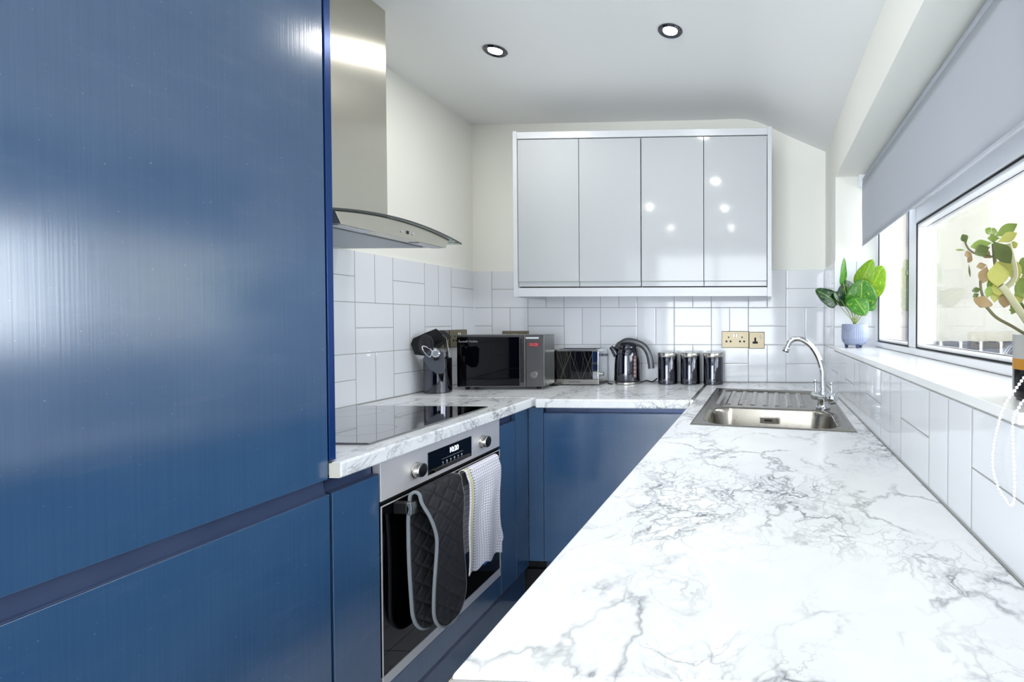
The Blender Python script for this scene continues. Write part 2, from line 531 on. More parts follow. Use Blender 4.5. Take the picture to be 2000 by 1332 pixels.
# ------------------------------------------------------------------ mesh helpers
class MB:
    def __init__(s):
        s.v = []
        s.f = []
        s.uv = []          # optional per-vertex uv

    def add(s, vs, fs, uv=None):
        k = len(s.v)
        s.v += [tuple(p) for p in vs]
        s.f += [tuple(i + k for i in f) for f in fs]
        s.uv += (uv if uv else [(0, 0)] * len(vs))
        return s

    def box(s, x0, x1, y0, y1, z0, z1, R=None, c=None):
        vs = [(x, y, z) for z in (z0, z1) for y in (y0, y1) for x in (x0, x1)]
        if R is not None:
            c = Vector(c)
            vs = [tuple(R @ (Vector(p) - c) + c) for p in vs]
        return s.add(vs, [(0, 2, 3, 1), (4, 5, 7, 6), (0, 1, 5, 4), (2, 6, 7, 3), (0, 4, 6, 2), (1, 3, 7, 5)])

    def prism(s, pts, axis, a, b):
        """pts: 2D outline in the two other axes (x,y / x,z / y,z order), extruded from a to b"""
        n = len(pts)

        def mk(p, h):
            if axis == 'x':
                return (h, p[0], p[1])
            if axis == 'y':
                return (p[0], h, p[1])
            return (p[0], p[1], h)
        vs = [mk(p, a) for p in pts] + [mk(p, b) for p in pts]
        fs = [tuple(range(n)), tuple(range(2 * n - 1, n - 1, -1))]
        fs += [(i, i + n, (i + 1) % n + n, (i + 1) % n) for i in range(n)]
        return s.add(vs, fs)

    def lathe(s, prof, c=(0, 0, 0), n=48, axis=(0, 0, 1)):
        """prof: list of (r, h) along the axis from c"""
        ax = Vector(axis).normalized()
        q = Vector((0, 0, 1)).rotation_difference(ax)
        c = Vector(c)
        vs, fs = [], []
        rings = []
        for r, h in prof:
            if r < 1e-6:
                rings.append([len(vs)])
                vs.append(tuple(c + q @ Vector((0, 0, h))))
            else:
                rings.append(list(range(len(vs), len(vs) + n)))
                for i in range(n):
                    a = 2 * math.pi * i / n
                    vs.append(tuple(c + q @ Vector((r * math.cos(a), r * math.sin(a), h))))
        for A, B in zip(rings, rings[1:]):
            if len(A) == 1 and len(B) == 1:
                continue
            for i in range(n):
                j = (i + 1) % n
                if len(A) == 1:
                    fs.append((A[0], B[i], B[j]))
                elif len(B) == 1:
                    fs.append((A[i], B[0], A[j]))
                else:
                    fs.append((A[i], B[i], B[j], A[j]))
        if len(rings[0]) > 1:
            fs.append(tuple(reversed(rings[0])))
        if len(rings[-1]) > 1:
            fs.append(tuple(rings[-1]))
        return s.add(vs, fs)

    def tube(s, pts, r, n=14, cap=True, sy=1.0):
        pts = [Vector(p) for p in pts]
        rr = r if isinstance(r, (list, tuple)) else [r] * len(pts)
        vs, fs = [], []
        t0 = (pts[1] - pts[0]).normalized()
        up = Vector((0, 0, 1)) if abs(t0.z) < 0.9 else Vector((0, 1, 0))
        nrm = (up - t0 * up.dot(t0)).normalized()
        for i, p in enumerate(pts):
            t = (pts[min(i + 1, len(pts) - 1)] - pts[max(i - 1, 0)]).normalized()
            nrm = (nrm - t * nrm.dot(t)).normalized()
            b = t.cross(nrm)
            for k in range(n):
                a = 2 * math.pi * k / n
                vs.append(tuple(p + nrm * (rr[i] * math.cos(a)) + b * (rr[i] * sy * math.sin(a))))
        for i in range(len(pts) - 1):
            for k in range(n):
                j = (k + 1) % n
                fs.append((i * n + k, (i + 1) * n + k, (i + 1) * n + j, i * n + j))
        if cap:
            fs.append(tuple(range(n)))
            fs.append(tuple(range(len(vs) - 1, len(vs) - n - 1, -1)))
        return s.add(vs, fs)

    def sphere(s, c, r, n=12, m=8, sc=(1, 1, 1)):
        vs = [(c[0], c[1], c[2] - r * sc[2])]
        for j in range(1, m):
            ph = -math.pi / 2 + math.pi * j / m
            for i in range(n):
                a = 2 * math.pi * i / n
                vs.append((c[0] + r * sc[0] * math.cos(ph) * math.cos(a), c[1] + r * sc[1] * math.cos(ph) * math.sin(a), c[2] + r * sc[2] * math.sin(ph)))
        vs.append((c[0], c[1], c[2] + r * sc[2]))
        fs = []
        for i in range(n):
            fs.append((0, 1 + (i + 1) % n, 1 + i))
            fs.append((len(vs) - 1, 1 + (m - 2) * n + i, 1 + (m - 2) * n + (i + 1) % n))
        for j in range(m - 2):
            for i in range(n):
                a, b = 1 + j * n + i, 1 + j * n + (i + 1) % n
                fs.append((a, b, b + n, a + n))
        return s.add(vs, fs)

    def grid(s, P3, nu, nv, uvs=None):
        """P3: list of rows"""
        vs = [p for row in P3 for p in row]
        fs = [(j * nu + i, j * nu + i + 1, (j + 1) * nu + i + 1, (j + 1) * nu + i) for j in range(nv - 1) for i in range(nu - 1)]
        uv = [(i / (nu - 1), j / (nv - 1)) for j in range(nv) for i in range(nu)]
        return s.add(vs, fs, uv)


ROOTLOC = {}


def tag(o, label=None, cat=None, group=None, kind=None):
    if label:
        o['label'] = label
    if cat:
        o['category'] = cat
    if group:
        o['group'] = group
    if kind:
        o['kind'] = kind
    return o


def thing(name, loc, label, cat, group=None):
    o = bpy.data.objects.new(name, None)
    o.empty_display_size = 0.05
    COL.objects.link(o)
    o.location = loc
    ROOTLOC[o] = Vector(loc)
    return tag(o, label, cat, group)


def build(name, mb, mat, parent=None, bevel=0.0, smooth=False, seg=2, origin=None, label=None, uv=False, solid=0.0, angle=35, sub=0):
    off = ROOTLOC.get(parent, Vector((0, 0, 0))) if parent is not None else Vector(origin or (0, 0, 0))
    me = bpy.data.meshes.new(name)
    me.from_pydata([tuple(Vector(p) - off) for p in mb.v], [], mb.f)
    if uv:
        lay = me.uv_layers.new(name='UVMap')
        for lp in me.loops:
            lay.data[lp.index].uv = mb.uv[lp.vertex_index]
    bm = bmesh.new()
    bm.from_mesh(me)
    bmesh.ops.recalc_face_normals(bm, faces=bm.faces)
    if smooth:
        for f in bm.faces:
            f.smooth = True
        for e in bm.edges:
            if len(e.link_faces) == 2 and e.calc_face_angle(0) > math.radians(angle):
                e.smooth = False
    bm.to_mesh(me)
    bm.free()
    me.materials.append(mat)
    o = bpy.data.objects.new(name, me)
    COL.objects.link(o)
    if parent is not None:
        o.parent = parent
        ROOTLOC[o] = off
    else:
        o.location = off
        ROOTLOC[o] = off
    if solid:
        m = o.modifiers.new('thickness', 'SOLIDIFY')
        m.thickness = solid
        m.offset = 0
    if sub:
        m = o.modifiers.new('subdivision', 'SUBSURF')
        m.levels = sub
        m.render_levels = sub
    if bevel > 0:
        m = o.modifiers.new('bevel', 'BEVEL')
        m.width = bevel
        m.segments = seg
        m.limit_method = 'ANGLE'
        m.angle_limit = math.radians(40)
        m.harden_normals = True
    if label:
        o['label'] = label
    return o


def copy_thing(root, delta, label=None):
    d = Vector(delta)

    def rec(o, par):
        c = o.copy()
        COL.objects.link(c)
        c.parent = par
        for ch in [x for x in bpy.data.objects if x.parent == o]:
            rec(ch, c)
        return c
    r = rec(root, None)
    r.location = root.location + d
    ROOTLOC[r] = Vector(r.location)
    if label:
        r['label'] = label
    return r


def box(*a):
    return MB().box(*a)


def text_mb(body, size, origin, right, up, extrude=0.0004, spacing=1.0, align='LEFT'):
    cu = bpy.data.curves.new('t', 'FONT')
    cu.body = body
    cu.size = size
    cu.extrude = extrude
    cu.space_character = spacing
    cu.align_x = align
    cu.resolution_u = 3
    ob = bpy.data.objects.new('t', cu)
    COL.objects.link(ob)
    bpy.context.view_layer.update()
    me = bpy.data.meshes.new_from_object(ob.evaluated_get(bpy.context.evaluated_depsgraph_get()))
    bpy.data.objects.remove(ob)
    R, Uu = Vector(right).normalized(), Vector(up).normalized()
    N = R.cross(Uu)
    O = Vector(origin)
    mb = MB()
    mb.add([tuple(O + R * v.co.x + Uu * v.co.y + N * v.co.z) for v in me.vertices], [tuple(p.vertices) for p in me.polygons])
    bpy.data.meshes.remove(me)
    return mb


def smooth_path(pts, n=8):
    pts = [Vector(p) for p in pts]
    out = []
    for i in range(len(pts) - 1):
        p0 = pts[max(i - 1, 0)]
        p1, p2 = pts[i], pts[i + 1]
        p3 = pts[min(i + 2, len(pts) - 1)]
        for k in range(n):
            t = k / n
            out.append(0.5 * ((2 * p1) + (-p0 + p2) * t + (2 * p0 - 5 * p1 + 4 * p2 - p3) * t * t + (-p0 + 3 * p1 - 3 * p2 + p3) * t ** 3))
    out.append(pts[-1])
    return out


def rounded_rect(x0, x1, y0, y1, r, n=6):
    out = []
    for cx, cy, a0 in ((x1 - r, y1 - r, 0), (x0 + r, y1 - r, 90), (x0 + r, y0 + r, 180), (x1 - r, y0 + r, 270)):
        for k in range(n + 1):
            a = math.radians(a0 + 90 * k / n)
            out.append((cx + r * math.cos(a), cy + r * math.sin(a)))
    return out


# ------------------------------------------------------------------ room shell
XL, XR, YB, YR = -1.584, 0.328, 2.678, -1.90      # painted faces
ZS, Z_SOF = 1.105, 1.892                            # recess floor and soffit
Y0, Y1 = 0.641, 2.300                               # recess ends
XO = 0.62                                           # outer face of the window wall


def struct(name, mb, mat, **kw):
    return tag(build(name, mb, mat, **kw), kind='structure')


struct('floor', box(XL - 0.1, XO, YR - 0.1, YB + 0.1, -0.06, 0.0), M['floor'])
# ceiling: flat, then a soft coved slope down to the window wall
prof_far = [(XL - 0.1, 2.305), (-0.30, 2.308), (-0.16, 2.312), (-0.09, 2.308), (-0.03, 2.293), (0.04, 2.262), (0.12, 2.222), (0.22, 2.176), (XR, 2.130), (XR + 0.02, 2.122)]
prof_near = [(XL - 0.1, 2.303), (-0.30, 2.303), (-0.16, 2.300), (-0.09, 2.294), (-0.03, 2.278), (0.04, 2.245), (0.12, 2.202), (0.22, 2.150), (XR, 2.098), (XR + 0.02, 2.088)]
cm = MB()
rows = []
for yy, f in ((YB + 0.1, 0), (YB, 0), (2.2, 0.35), (1.75, 0.7), (1.3, 1), (0.5, 1), (YR - 0.1, 1)):
    rows.append([(a[0], yy, a[1] * (1 - f) + b[1] * f) for a, b in zip(prof_far, prof_near)])
n = len(prof_far)
vs, fs = [], []
for r in rows:
    vs += r
for r in rows:
    vs += [(x, y, 2.42) for x, y, z in r]
N2 = n * len(rows)
for j in range(len(rows) - 1):
    for i in range(n - 1):
        a = j * n + i
        fs.append((a, a + 1, a + 1 + n, a + n))
        fs.append((a + N2, a + N2 + n, a + 1 + N2 + n, a + 1 + N2))
    a = j * n
    fs.append((a, a + n, a + n + N2, a + N2))
    a = j * n + n - 1
    fs.append((a, a + N2, a + n + N2, a + n))
for j in (0, len(rows) - 1):
    for i in range(n - 1):
        a = j * n + i
        fs.append((a, a + N2, a + 1 + N2, a + 1))
cm.add(vs, fs)
struct('ceiling', cm, M['ceil'], smooth=True, angle=30)
struct('wall_left', box(XL - 0.1, XL, YR - 0.1, YB + 0.1, 0, 2.36), M['paint'])
struct('wall_back', box(XL, XO, YB, YB + 0.1, 0, 2.36), M['paint'])
wr = MB()
wr.box(XR, XO, YR - 0.1, YB, 0, ZS)
wr.box(XR, XO, YR - 0.1, YB, Z_SOF, 2.36)
wr.box(XR, XO, Y1 + 0.006, YB, ZS, Z_SOF)
wr.box(XR, XO, YR - 0.1, Y0, ZS, Z_SOF)
struct('wall_right', wr, M['paint'])
wq = MB()
RX0, RX1, RZ0, RZ1 = -1.45, 0.20, 0.20, 2.15
wq.box(XL, RX0, YR - 0.1, YR, 0, 2.36)
wq.box(RX1, XR, YR - 0.1, YR, 0, 2.36)
wq.box(RX0, RX1, YR - 0.1, YR, 0, RZ0)
wq.box(RX0, RX1, YR - 0.1, YR, RZ1, 2.36)
struct('wall_rear', wq, M['paint'])
w2 = tag(thing('fill_window_rear', (-0.62, YR, RZ0), None, None), kind='structure')  # unseen glazed opening, added to let in frontal fill light
f2 = MB()
for a in (RX0, -0.65, RX1 - 0.05):
    f2.box(a, a + 0.05, YR - 0.07, YR - 0.01, RZ0, RZ1)
f2.box(RX0, RX1, YR - 0.069, YR - 0.011, RZ0, RZ0 + 0.05)
f2.box(RX0, RX1, YR - 0.069, YR - 0.011, RZ1 - 0.05, RZ1)
build('frame', f2, M['pvc'], w2)
build('glass_pane', box(RX0 + 0.04, RX1 - 0.04, YR - 0.045, YR - 0.04, RZ0 + 0.04, RZ1 - 0.04), M['glass'], w2)

# tiled splashbacks (6 mm proud of the paint)
ZT = 1.508
struct('trim_1', box(XL + 0.006, XR - 0.0, YB - 0.006, YB, 0.905, ZT), M['tile_back'])
struct('trim_2', box(XL, XL + 0.006, 1.128, YB - 0.006, 0.905, ZT), M['tile_left'])
tr = MB()
tr.box(XR - 0.006, XR, 0.0, YB - 0.006, 0.905, ZS - 0.004)
tr.box(XR - 0.006, XR, Y1 + 0.002, YB - 0.006, ZS - 0.004, ZT)
struct('trim_3', tr, M['tile_right'])
struct('trim_4', box(XR - 0.006, 0.506, Y1, Y1 + 0.006, ZS + 0.015, ZT), M['tile_reveal'])
# sealant beads where the worktop meets the tiles and in the left corner
sb = MB()
sb.box(XL + 0.006, XR - 0.006, YB - 0.010, YB - 0.006, 0.9105, 0.914)
sb.box(XR - 0.0085, XR - 0.006, 0.46, YB - 0.006, 0.9105, 0.9125)
sb.box(XL + 0.006, XL + 0.010, 1.13, YB - 0.006, 0.9105, 0.914)
struct('trim_5', sb, M['seal'])
struct('trim_6', box(XL + 0.006, XL + 0.010, YB - 0.010, YB - 0.006, 0.914, ZT), M['sill'])

# ------------------------------------------------------------------ window
XF = 0.505
w1 = tag(thing('window_1', (XF, 1.47, 1.12), None, None), kind='structure')
build('window_sill', box(XR - 0.008, 0.575, Y0 + 0.001, Y1 - 0.001, ZS, 1.121), M['sill'], w1, bevel=0.0015)
ZW0, ZW1 = 1.1215, Z_SOF - 0.002
fr = MB()
ya, yb = Y0 + 0.002, Y1 - 0.001
fr.box(XF, 0.553, ya, yb, ZW0, 1.146)
fr.box(XF, 0.553, ya, yb, ZW1 - 0.04, ZW1)
fr.box(XF, 0.553, yb - 0.060, yb, 1.146, ZW1 - 0.04)
fr.box(XF, 0.553, ya, ya + 0.05, 1.146, ZW1 - 0.04)
fr.box(XF, 0.553, 1.690, 1.775, 1.146, ZW1 - 0.04)               # mullion
fr.box(XF, 0.553, ya + 0.05, 1.690, 1.560, 1.640)               # transom
build('frame', fr, M['pvc'], w1, bevel=0.006, seg=3)


def ring(x0, x1, y0, y1, z0, z1, w):
    m = MB()
    m.box(x0, x1, y0, y1, z0, z0 + w)
    m.box(x0, x1, y0, y1, z1 - w, z1)
    m.box(x0, x1, y0, y0 + w, z0 + w, z1 - w)
    m.box(x0, x1, y1 - w, y1, z0 + w, z1 - w)
    return m


def glazing(y0, y1, z0, z1, opener=False):
    """black gasket line, white bead, pane, outer bead"""
    if opener:
        build('sash', ring(XF - 0.014, 0.5525, y0 - 0.03, y1 + 0.03, z0 - 0.03, z1 + 0.03, 0.075), M['pvc'], w1, bevel=0.006, seg=3)
        y0 += 0.045
        y1 -= 0.045
        z0 += 0.045
        z1 -= 0.045
    build('glazing_bead', ring(XF + 0.004, XF + 0.030, y0, y1, z0, z1, 0.012), M['pvc'], w1, bevel=0.003)
    build('gasket', ring(XF + 0.0005, XF + 0.0035, y0, y1, z0, z1, 0.0042), M['gasket'], w1)
    build('gasket', ring(XF + 0.0302, XF + 0.0308, y0 + 0.0122, y1 - 0.0122, z0 + 0.0122, z1 - 0.0122, 0.002), M['dark_grey_plastic'], w1)
    build('glass_pane', box(XF + 0.031, XF + 0.035, y0 + 0.01, y1 - 0.01, z0 + 0.01, z1 - 0.01), M['glass'], w1)
    build('outer_bead', ring(XF + 0.036, 0.553, y0 + 0.004, y1 - 0.004, z0 + 0.004, z1 - 0.004, 0.009), M['pvc'], w1, bevel=0.004)


glazing(1.776, yb - 0.061, 1.147, ZW1 - 0.041)
glazing(ya + 0.051, 1.689, 1.147, 1.559)
glazing(ya + 0.051, 1.689, 1.641, ZW1 - 0.041, opener=True)
h = MB()
h.box(XF - 0.026, XF - 0.014, 1.085, 1.125, 1.625, 1.650)
h.box(XF - 0.040, XF - 0.026, 1.098, 1.112, 1.632, 1.646)
h.box(XF - 0.050, XF - 0.040, 1.02, 1.115, 1.633, 1.647)
build('window_handle', h, M['pvc'], w1, bevel=0.004)

# ------------------------------------------------------------------ outside
struct('ground', box(0.62, 12, -6, 14, -0.3, 0.35), M['ground'])
struct('wall_outside', box(0.9, 7.0, 6.0, 6.2, 0.35, 4.2), M['outside_wall'])
struct('wall_neighbour', box(0.66, 1.17, 4.2, 5.9, 0.35, 3.4), M['pebble'])
fe = thing('fence', (2.6, 5.9, 0.35), 'low dark grey boards with pale posts between them in front of the outside wall', 'fence')
for k in range(9):
    x0 = 1.82 + k * 0.2275
    ot = [(x0 + 0.018, 0.37), (x0 + 0.212, 0.37), (x0 + 0.212, 0.985), (x0 + 0.190, 1.004), (x0 + 0.115, 1.008), (x0 + 0.040, 1.004), (x0 + 0.018, 0.985)]
    build('fence_board', MB().prism(ot, 'y', 5.90, 5.93), M['fence'], fe)
    build('fence_post', box(x0 - 0.014, x0 + 0.014, 5.89, 5.94, 0.352, 1.0), M['fence_post'], fe)
build('end_block', box(3.02, 3.6, 5.4, 5.7, 0.352, 1.16), M['fence'], fe)
dp = thing('downpipe', (1.225, 4.25, 0.35), 'grey plastic downpipe on the pebbledash corner seen through the narrow left window pane', 'downpipe')
build('pipe', MB().tube([(1.225, 4.25, 0.351), (1.225, 4.25, 3.3)], 0.036, 20), M['downpipe'], dp, smooth=True)
build('bracket', box(1.180, 1.27, 4.205, 4.30, 1.62, 1.66), M['downpipe'], dp, bevel=0.004)

# ------------------------------------------------------------------ worktops
ZC = 0.91
ZU = 0.872
XWL = -0.975
YWB = 2.056
YEND = 1.108


def nosed(x0, x1, y0, y1, side):
    """box slab with a rounded front nose is left to the bevel modifier"""
    return MB().box(x0, x1, y0, y1, ZU, ZC)


t = thing('worktop', (-1.27, 1.6, ZU), 'white marble-effect worktop on the left holding the black hob', 'worktop')
m = MB()
m.prism([(XL + 0.007, 1.127), (-1.001, 1.127), (-1.001, YEND), (XWL, YEND), (XWL, 2.0895), (XWL - 0.032, 2.0895), (XL + 0.007, 2.0895)], 'z', ZU, ZC)
build('slab', m, M['marble'], t, bevel=0.006, seg=4)
build('end_cap', box(-1.0005, XWL - 0.001, YEND - 0.0015, YEND, ZU + 0.002, ZC - 0.002), M['cut_edge'], t, bevel=0.0005, label='pale grey end cap')
t = thing('worktop', (-0.9, 2.4, ZU), 'white marble-effect worktop along the back wall under the microwave and kettle', 'worktop')
m = MB()
m.prism([(XL + 0.007, 2.0910), (XWL + 0.001, 2.0910), (XWL + 0.022, YWB), (-0.302, YWB), (-0.302, YB - 0.007), (XL + 0.007, YB - 0.007)], 'z', ZU, ZC)
build('slab', m, M['marble'], t, bevel=0.006, seg=4)
tag(build('joint_strip', box(-0.3015, -0.2895, YWB, YB - 0.008, ZU, ZC + 0.0015), M['satin_metal'], origin=(-0.295, 2.3, ZU)), 'narrow metal strip joining the back worktop to the right one, beside the canisters', 'trim strip')

# right worktop with the cut-out for the sink bowl
t = thing('worktop', (0.02, 1.5, ZU), 'large white marble-effect worktop on the right with the sink set into it', 'worktop')
xs = [-0.288, -0.20, 0.245, XR - 0.0065]
ys = [0.444, 1.50, 1.90, YB - 0.007]
HOLE = {(1, 1): (-0.217, 1.590), (2, 1): (0.261, 1.502), (2, 2): (0.288, 2.308), (1, 2): (-0.215, 2.400)}
m = MB()
vs, idx = [], {}
for z in (ZU, ZC):
    for j, y in enumerate(ys):
        for i, x in enumerate(xs):
            idx[(i, j, z)] = len(vs)
            hx, hy = HOLE.get((i, j), (x, y))
            vs.append((hx, hy, z))
fs = []
for i in range(3):
    for j in range(3):
        if (i, j) == (1, 1):
            continue
        fs.append((idx[(i, j, ZC)], idx[(i + 1, j, ZC)], idx[(i + 1, j + 1, ZC)], idx[(i, j + 1, ZC)]))
        fs.append((idx[(i, j, ZU)], idx[(i, j + 1, ZU)], idx[(i + 1, j + 1, ZU)], idx[(i + 1, j, ZU)]))


def side(a, b):
    fs.append((idx[(*a, ZU)], idx[(*b, ZU)], idx[(*b, ZC)], idx[(*a, ZC)]))


for i in range(3):
    side((i, 0), (i + 1, 0))
    side((i + 1, 3), (i, 3))
    side((3, i), (3, i + 1))
    side((0, i + 1), (0, i))
side((1, 1), (1, 2)); side((1, 2), (2, 2)); side((2, 2), (2, 1)); side((2, 1), (1, 1))
m.add(vs, fs)
build('slab', m, M['marble'], t, bevel=0.005, seg=4)
build('edge_line', box(-0.2895, -0.2882, 0.444, YWB, ZU + 0.001, ZC - 0.006), M['brown_edge'], t, label='brown chipboard edge line')
build('end_strip', box(-0.287, XR - 0.008, 0.4395, 0.4435, ZU + 0.002, ZC - 0.004), M['seal'], t, label='grey end strip')

# ------------------------------------------------------------------ tall cabinet (left)
XD = -1.0           # plane of all door fronts on the left run
TH = 0.019
t = thing('tall_cabinet', (-1.29, 0.80, 0), 'tall blue cabinet filling the left of the photo, with two handleless doors', 'cabinet')
TY0, TY1 = 0.497, 1.106
build('carcass', box(XL + 0.002, XD - 0.024, TY0, TY1 - 0.002, 0.15, 2.29), M['blue_channel'], t)
build('upper_door', box(XD - TH, XD, TY0 + 0.002, TY1 - 0.002, 0.872, 2.285), M['blue'], t, bevel=0.0015)
build('lower_door', box(XD - TH, XD, TY0 + 0.002, TY1 + 0.001, 0.19, 0.836), M['blue'], t, bevel=0.0015)
ch = MB().prism([(XD - 0.0230, 0.8366), (XD - 0.0005, 0.8366), (XD - 0.0008, 0.8384), (XD - 0.0070, 0.8400), (XD - 0.0105, 0.8700), (XD - 0.0230, 0.8715)], 'y', TY0 + 0.002, TY1 - 0.004)
build('handle_channel', ch, M['blue_channel'], t, label='recessed dark blue handle channel')
build('end_panel', box(XL + 0.002, XD, TY1 + 0.0025, TY1 + 0.0195, 0.9125, 2.29), M['blue_edge'], t, bevel=0.001, label='glossy deep blue end panel')
build('end_panel', box(XL + 0.002, XD - 0.024, TY1 - 0.0005, TY1 + 0.006, 0.15, 0.87), M['blue_channel'], t)
build('plinth', box(XD - 0.055, XD - 0.05, TY0, TY1, 0.0, 0.149), M['blue_channel'], t)

# ------------------------------------------------------------------ base units, left run


def base_unit(label, y0, y1, z0=0.19, z1=0.836, channel=True):
    t = thing('base_cabinet', (-1.28, (y0 + y1) / 2, 0.15), label, 'cabinet')
    build('carcass', box(XL + 0.01, XD - 0.024, y0 + 0.001, y1 - 0.001, 0.15, ZU - 0.002), M['blue_channel'], t)
    build('door', box(XD - TH, XD, y0 + 0.0015, y1 - 0.0015, z0, z1), M['blue'], t, bevel=0.0012)
    if channel:
        c = MB().box(XD - 0.0235, XD - 0.0195, y0 + 0.002, y1 - 0.002, z1 - 0.03, ZU - 0.002)
        c.box(XD - 0.0195, XD - 0.002, y0 + 0.002, y1 - 0.002, z1 + 0.0005, z1 + 0.0025)
        build('handle_channel', c, M['blue_channel'], t)
    return t


base_unit('narrow blue base cabinet between the tall cabinet and the oven', 1.113, 1.257)
base_unit('narrow glossy blue base cabinet to the right of the oven', 1.857, 1.975)
t = thing('oven_housing', (-1.28, 1.557, 0.15), 'plain grey-blue panel beneath the built-in oven', 'cabinet panel')
hm = MB().box(XL + 0.01, XD - 0.024, 1.259, 1.855, 0.15, 0.262)
build('carcass', hm, M['blue_channel'], t)
build('front_panel', box(XD - TH, XD, 1.2595, 1.8545, 0.19, 0.266), M['blue'], t, bevel=0.001)
t = thing('corner_post', (XD - 0.01, 2.03, 0.15), 'blue corner post where the left units meet the back units', 'cabinet filler')
build('side_filler', box(XD - TH, XD, 1.977, 2.084, 0.19, ZU - 0.002), M['blue'], t, bevel=0.001)
build('front_filler', box(XD - 0.0, -0.936, 2.0865, 2.1055, 0.21, ZU - 0.002), M['blue'], t, bevel=0.001)
t = thing('base_cabinet', (-0.62, 2.38, 0.15), 'wide dark blue base cabinet facing the camera below the back worktop', 'cabinet')
build('carcass', box(-0.934, -0.28, 2.11, YB - 0.01, 0.15, ZU - 0.002), M['blue_channel'], t)
build('door', box(-0.934, -0.282, 2.0865, 2.1055, 0.21, 0.845), M['blue'], t, bevel=0.0012)
build('handle_channel', box(-0.932, -0.284, 2.106, 2.1095, 0.82, ZU - 0.002).box(-0.932, -0.284, 2.0885, 2.106, 0.8455, 0.8475), M['blue_channel'], t)
# right run
for y0 in (0.47, 1.07, 1.47):
    y1 = y0 + (0.395 if y0 == 1.07 else 0.595)
    t = thing('base_cabinet', (0.02, y0 + 0.3, 0.15), {0.47: 'blue base cabinet under the near end of the right worktop', 1.07: 'blue base cabinet under the middle of the right worktop', 1.47: 'blue base cabinet under the sink in the right worktop'}[y0], 'cabinet')
    if y0 == 1.47:
        build('carcass', box(-0.238, XR - 0.01, y0, y1, 0.15, 0.70), M['blue_channel'], t)
    else:
        build('carcass', box(-0.238, XR - 0.01, y0, y1, 0.15, ZU - 0.002), M['blue_channel'], t)
    build('door', box(-0.262, -0.243, y0 + 0.0015, y1 - 0.0015, 0.19, 0.836), M['blue'], t, bevel=0.0012)
pl = tag(build('plinth', box(XD - 0.055, XD - 0.04, 1.112, 2.13, 0.002, 0.149), M['blue'], origin=(XD - 0.05, 1.6, 0)), 'blue plinth board along the floor below the oven', 'plinth')
pl = tag(build('plinth', box(XD - 0.035, -0.24, 2.14, 2.155, 0.002, 0.149), M['dark'], origin=(-0.6, 2.15, 0)), 'plinth board below the back cabinet, coloured black for the shade there', 'plinth')  # black colour stands in for the shade under the back units
pl = tag(build('plinth', box(-0.20, -0.185, 0.48, 2.12, 0.002, 0.149), M['blue_channel'], origin=(-0.19, 1.3, 0)), 'blue plinth board below the right cabinets', 'plinth')

# ------------------------------------------------------------------ oven
OY0, OY1 = 1.2605, 1.8535
t = thing('oven', (-1.27, 1.557, 0.268), 'built-in stainless steel oven with black glass door and two knobs', 'oven')
build('body', box(-1.54, XD - 0.026, 1.274, 1.840, 0.270, 0.866), M['dark'], t)
build('control_panel', box(XD - 0.022, XD, OY0, OY1, 0.762, 0.870), M['steel'], t, bevel=0.001)
build('vent_strip', box(XD - 0.024, XD - 0.010, OY0 + 0.002, OY1 - 0.002, 0.751, 0.761), M['dark'], t)
build('door_glass', box(XD - 0.022, XD - 0.001, OY0, OY1, 0.297, 0.7500), M['black_glass'], t, bevel=0.001)
build('door_trim', box(XD - 0.0008, XD + 0.0012, OY0, OY1, 0.7468, 0.7500).box(XD - 0.0008, XD + 0.0012, OY0, OY0 + 0.003, 0.297, 0.7466).box(XD - 0.0008, XD + 0.0012, OY1 - 0.003, OY1, 0.297, 0.7466), M['steel'], t)
build('lower_trim', box(XD - 0.022, XD + 0.001, OY0, OY1, 0.268, 0.296), M['steel'], t, bevel=0.0008)
dsp = build('display', box(XD + 0.0002, XD + 0.0018, 1.446, 1.668, 0.775, 0.843), M['black_glass'], t, bevel=0.0005)
build('clock_digits', text_mb('10:20', 0.024, (XD + 0.0022, 1.545, 0.817), (0, 1, 0), (0, 0, 1), spacing=0.92), M['digits'], dsp, label='lit clock digits')
ic = MB().box(XD + 0.0018, XD + 0.0022, 1.508, 1.618, 0.8060, 0.8068)
for q in range(6):
    yy = 1.514 + q * 0.0195
    ic.lathe([(0.0034, 0), (0.0034, 0.0004)] if q % 2 else [(0.0028, 0), (0.0028, 0.0004)], (XD + 0.0018, yy, 0.796), 12, (1, 0, 0))
    ic.box(XD + 0.0018, XD + 0.0022, yy - 0.0035, yy + 0.0035, 0.7895, 0.7905)
build('touch_icons', ic, M['print'], dsp)
for yy in (1.392, 1.735):
    kn = build('knob', MB().lathe([(0.0225, 0), (0.0225, 0.004), (0.0205, 0.006), (0.0200, 0.022), (0.0190, 0.0235), (0.0178, 0.0235)], (XD, yy, 0.808), 40, (1, 0, 0)), M['satin_metal'], t, smooth=True)
    build('knob_face', MB().lathe([(0.0176, 0.021), (0.0176, 0.0240), (0.016, 0.0250), (0, 0.0250)], (XD, yy, 0.808), 40, (1, 0, 0)), M['black_plastic'], kn, smooth=True, label='black knob face')
hd = MB()
hd.prism([(-0.9585, 0.712), (-0.9475, 0.712), (-0.9455, 0.730), (-0.9475, 0.746), (-0.9600, 0.746), (-0.9600, 0.742), (-0.9545, 0.730)], 'y', 1.300, 1.762)
build('handle', hd, M['satin_metal'], t, bevel=0.001, label='long steel handle')
for yy in (1.303, 1.740):
    build('handle_bracket', box(XD, -0.961, yy, yy + 0.020, 0.714, 0.745), M['black_plastic'], t, bevel=0.003)

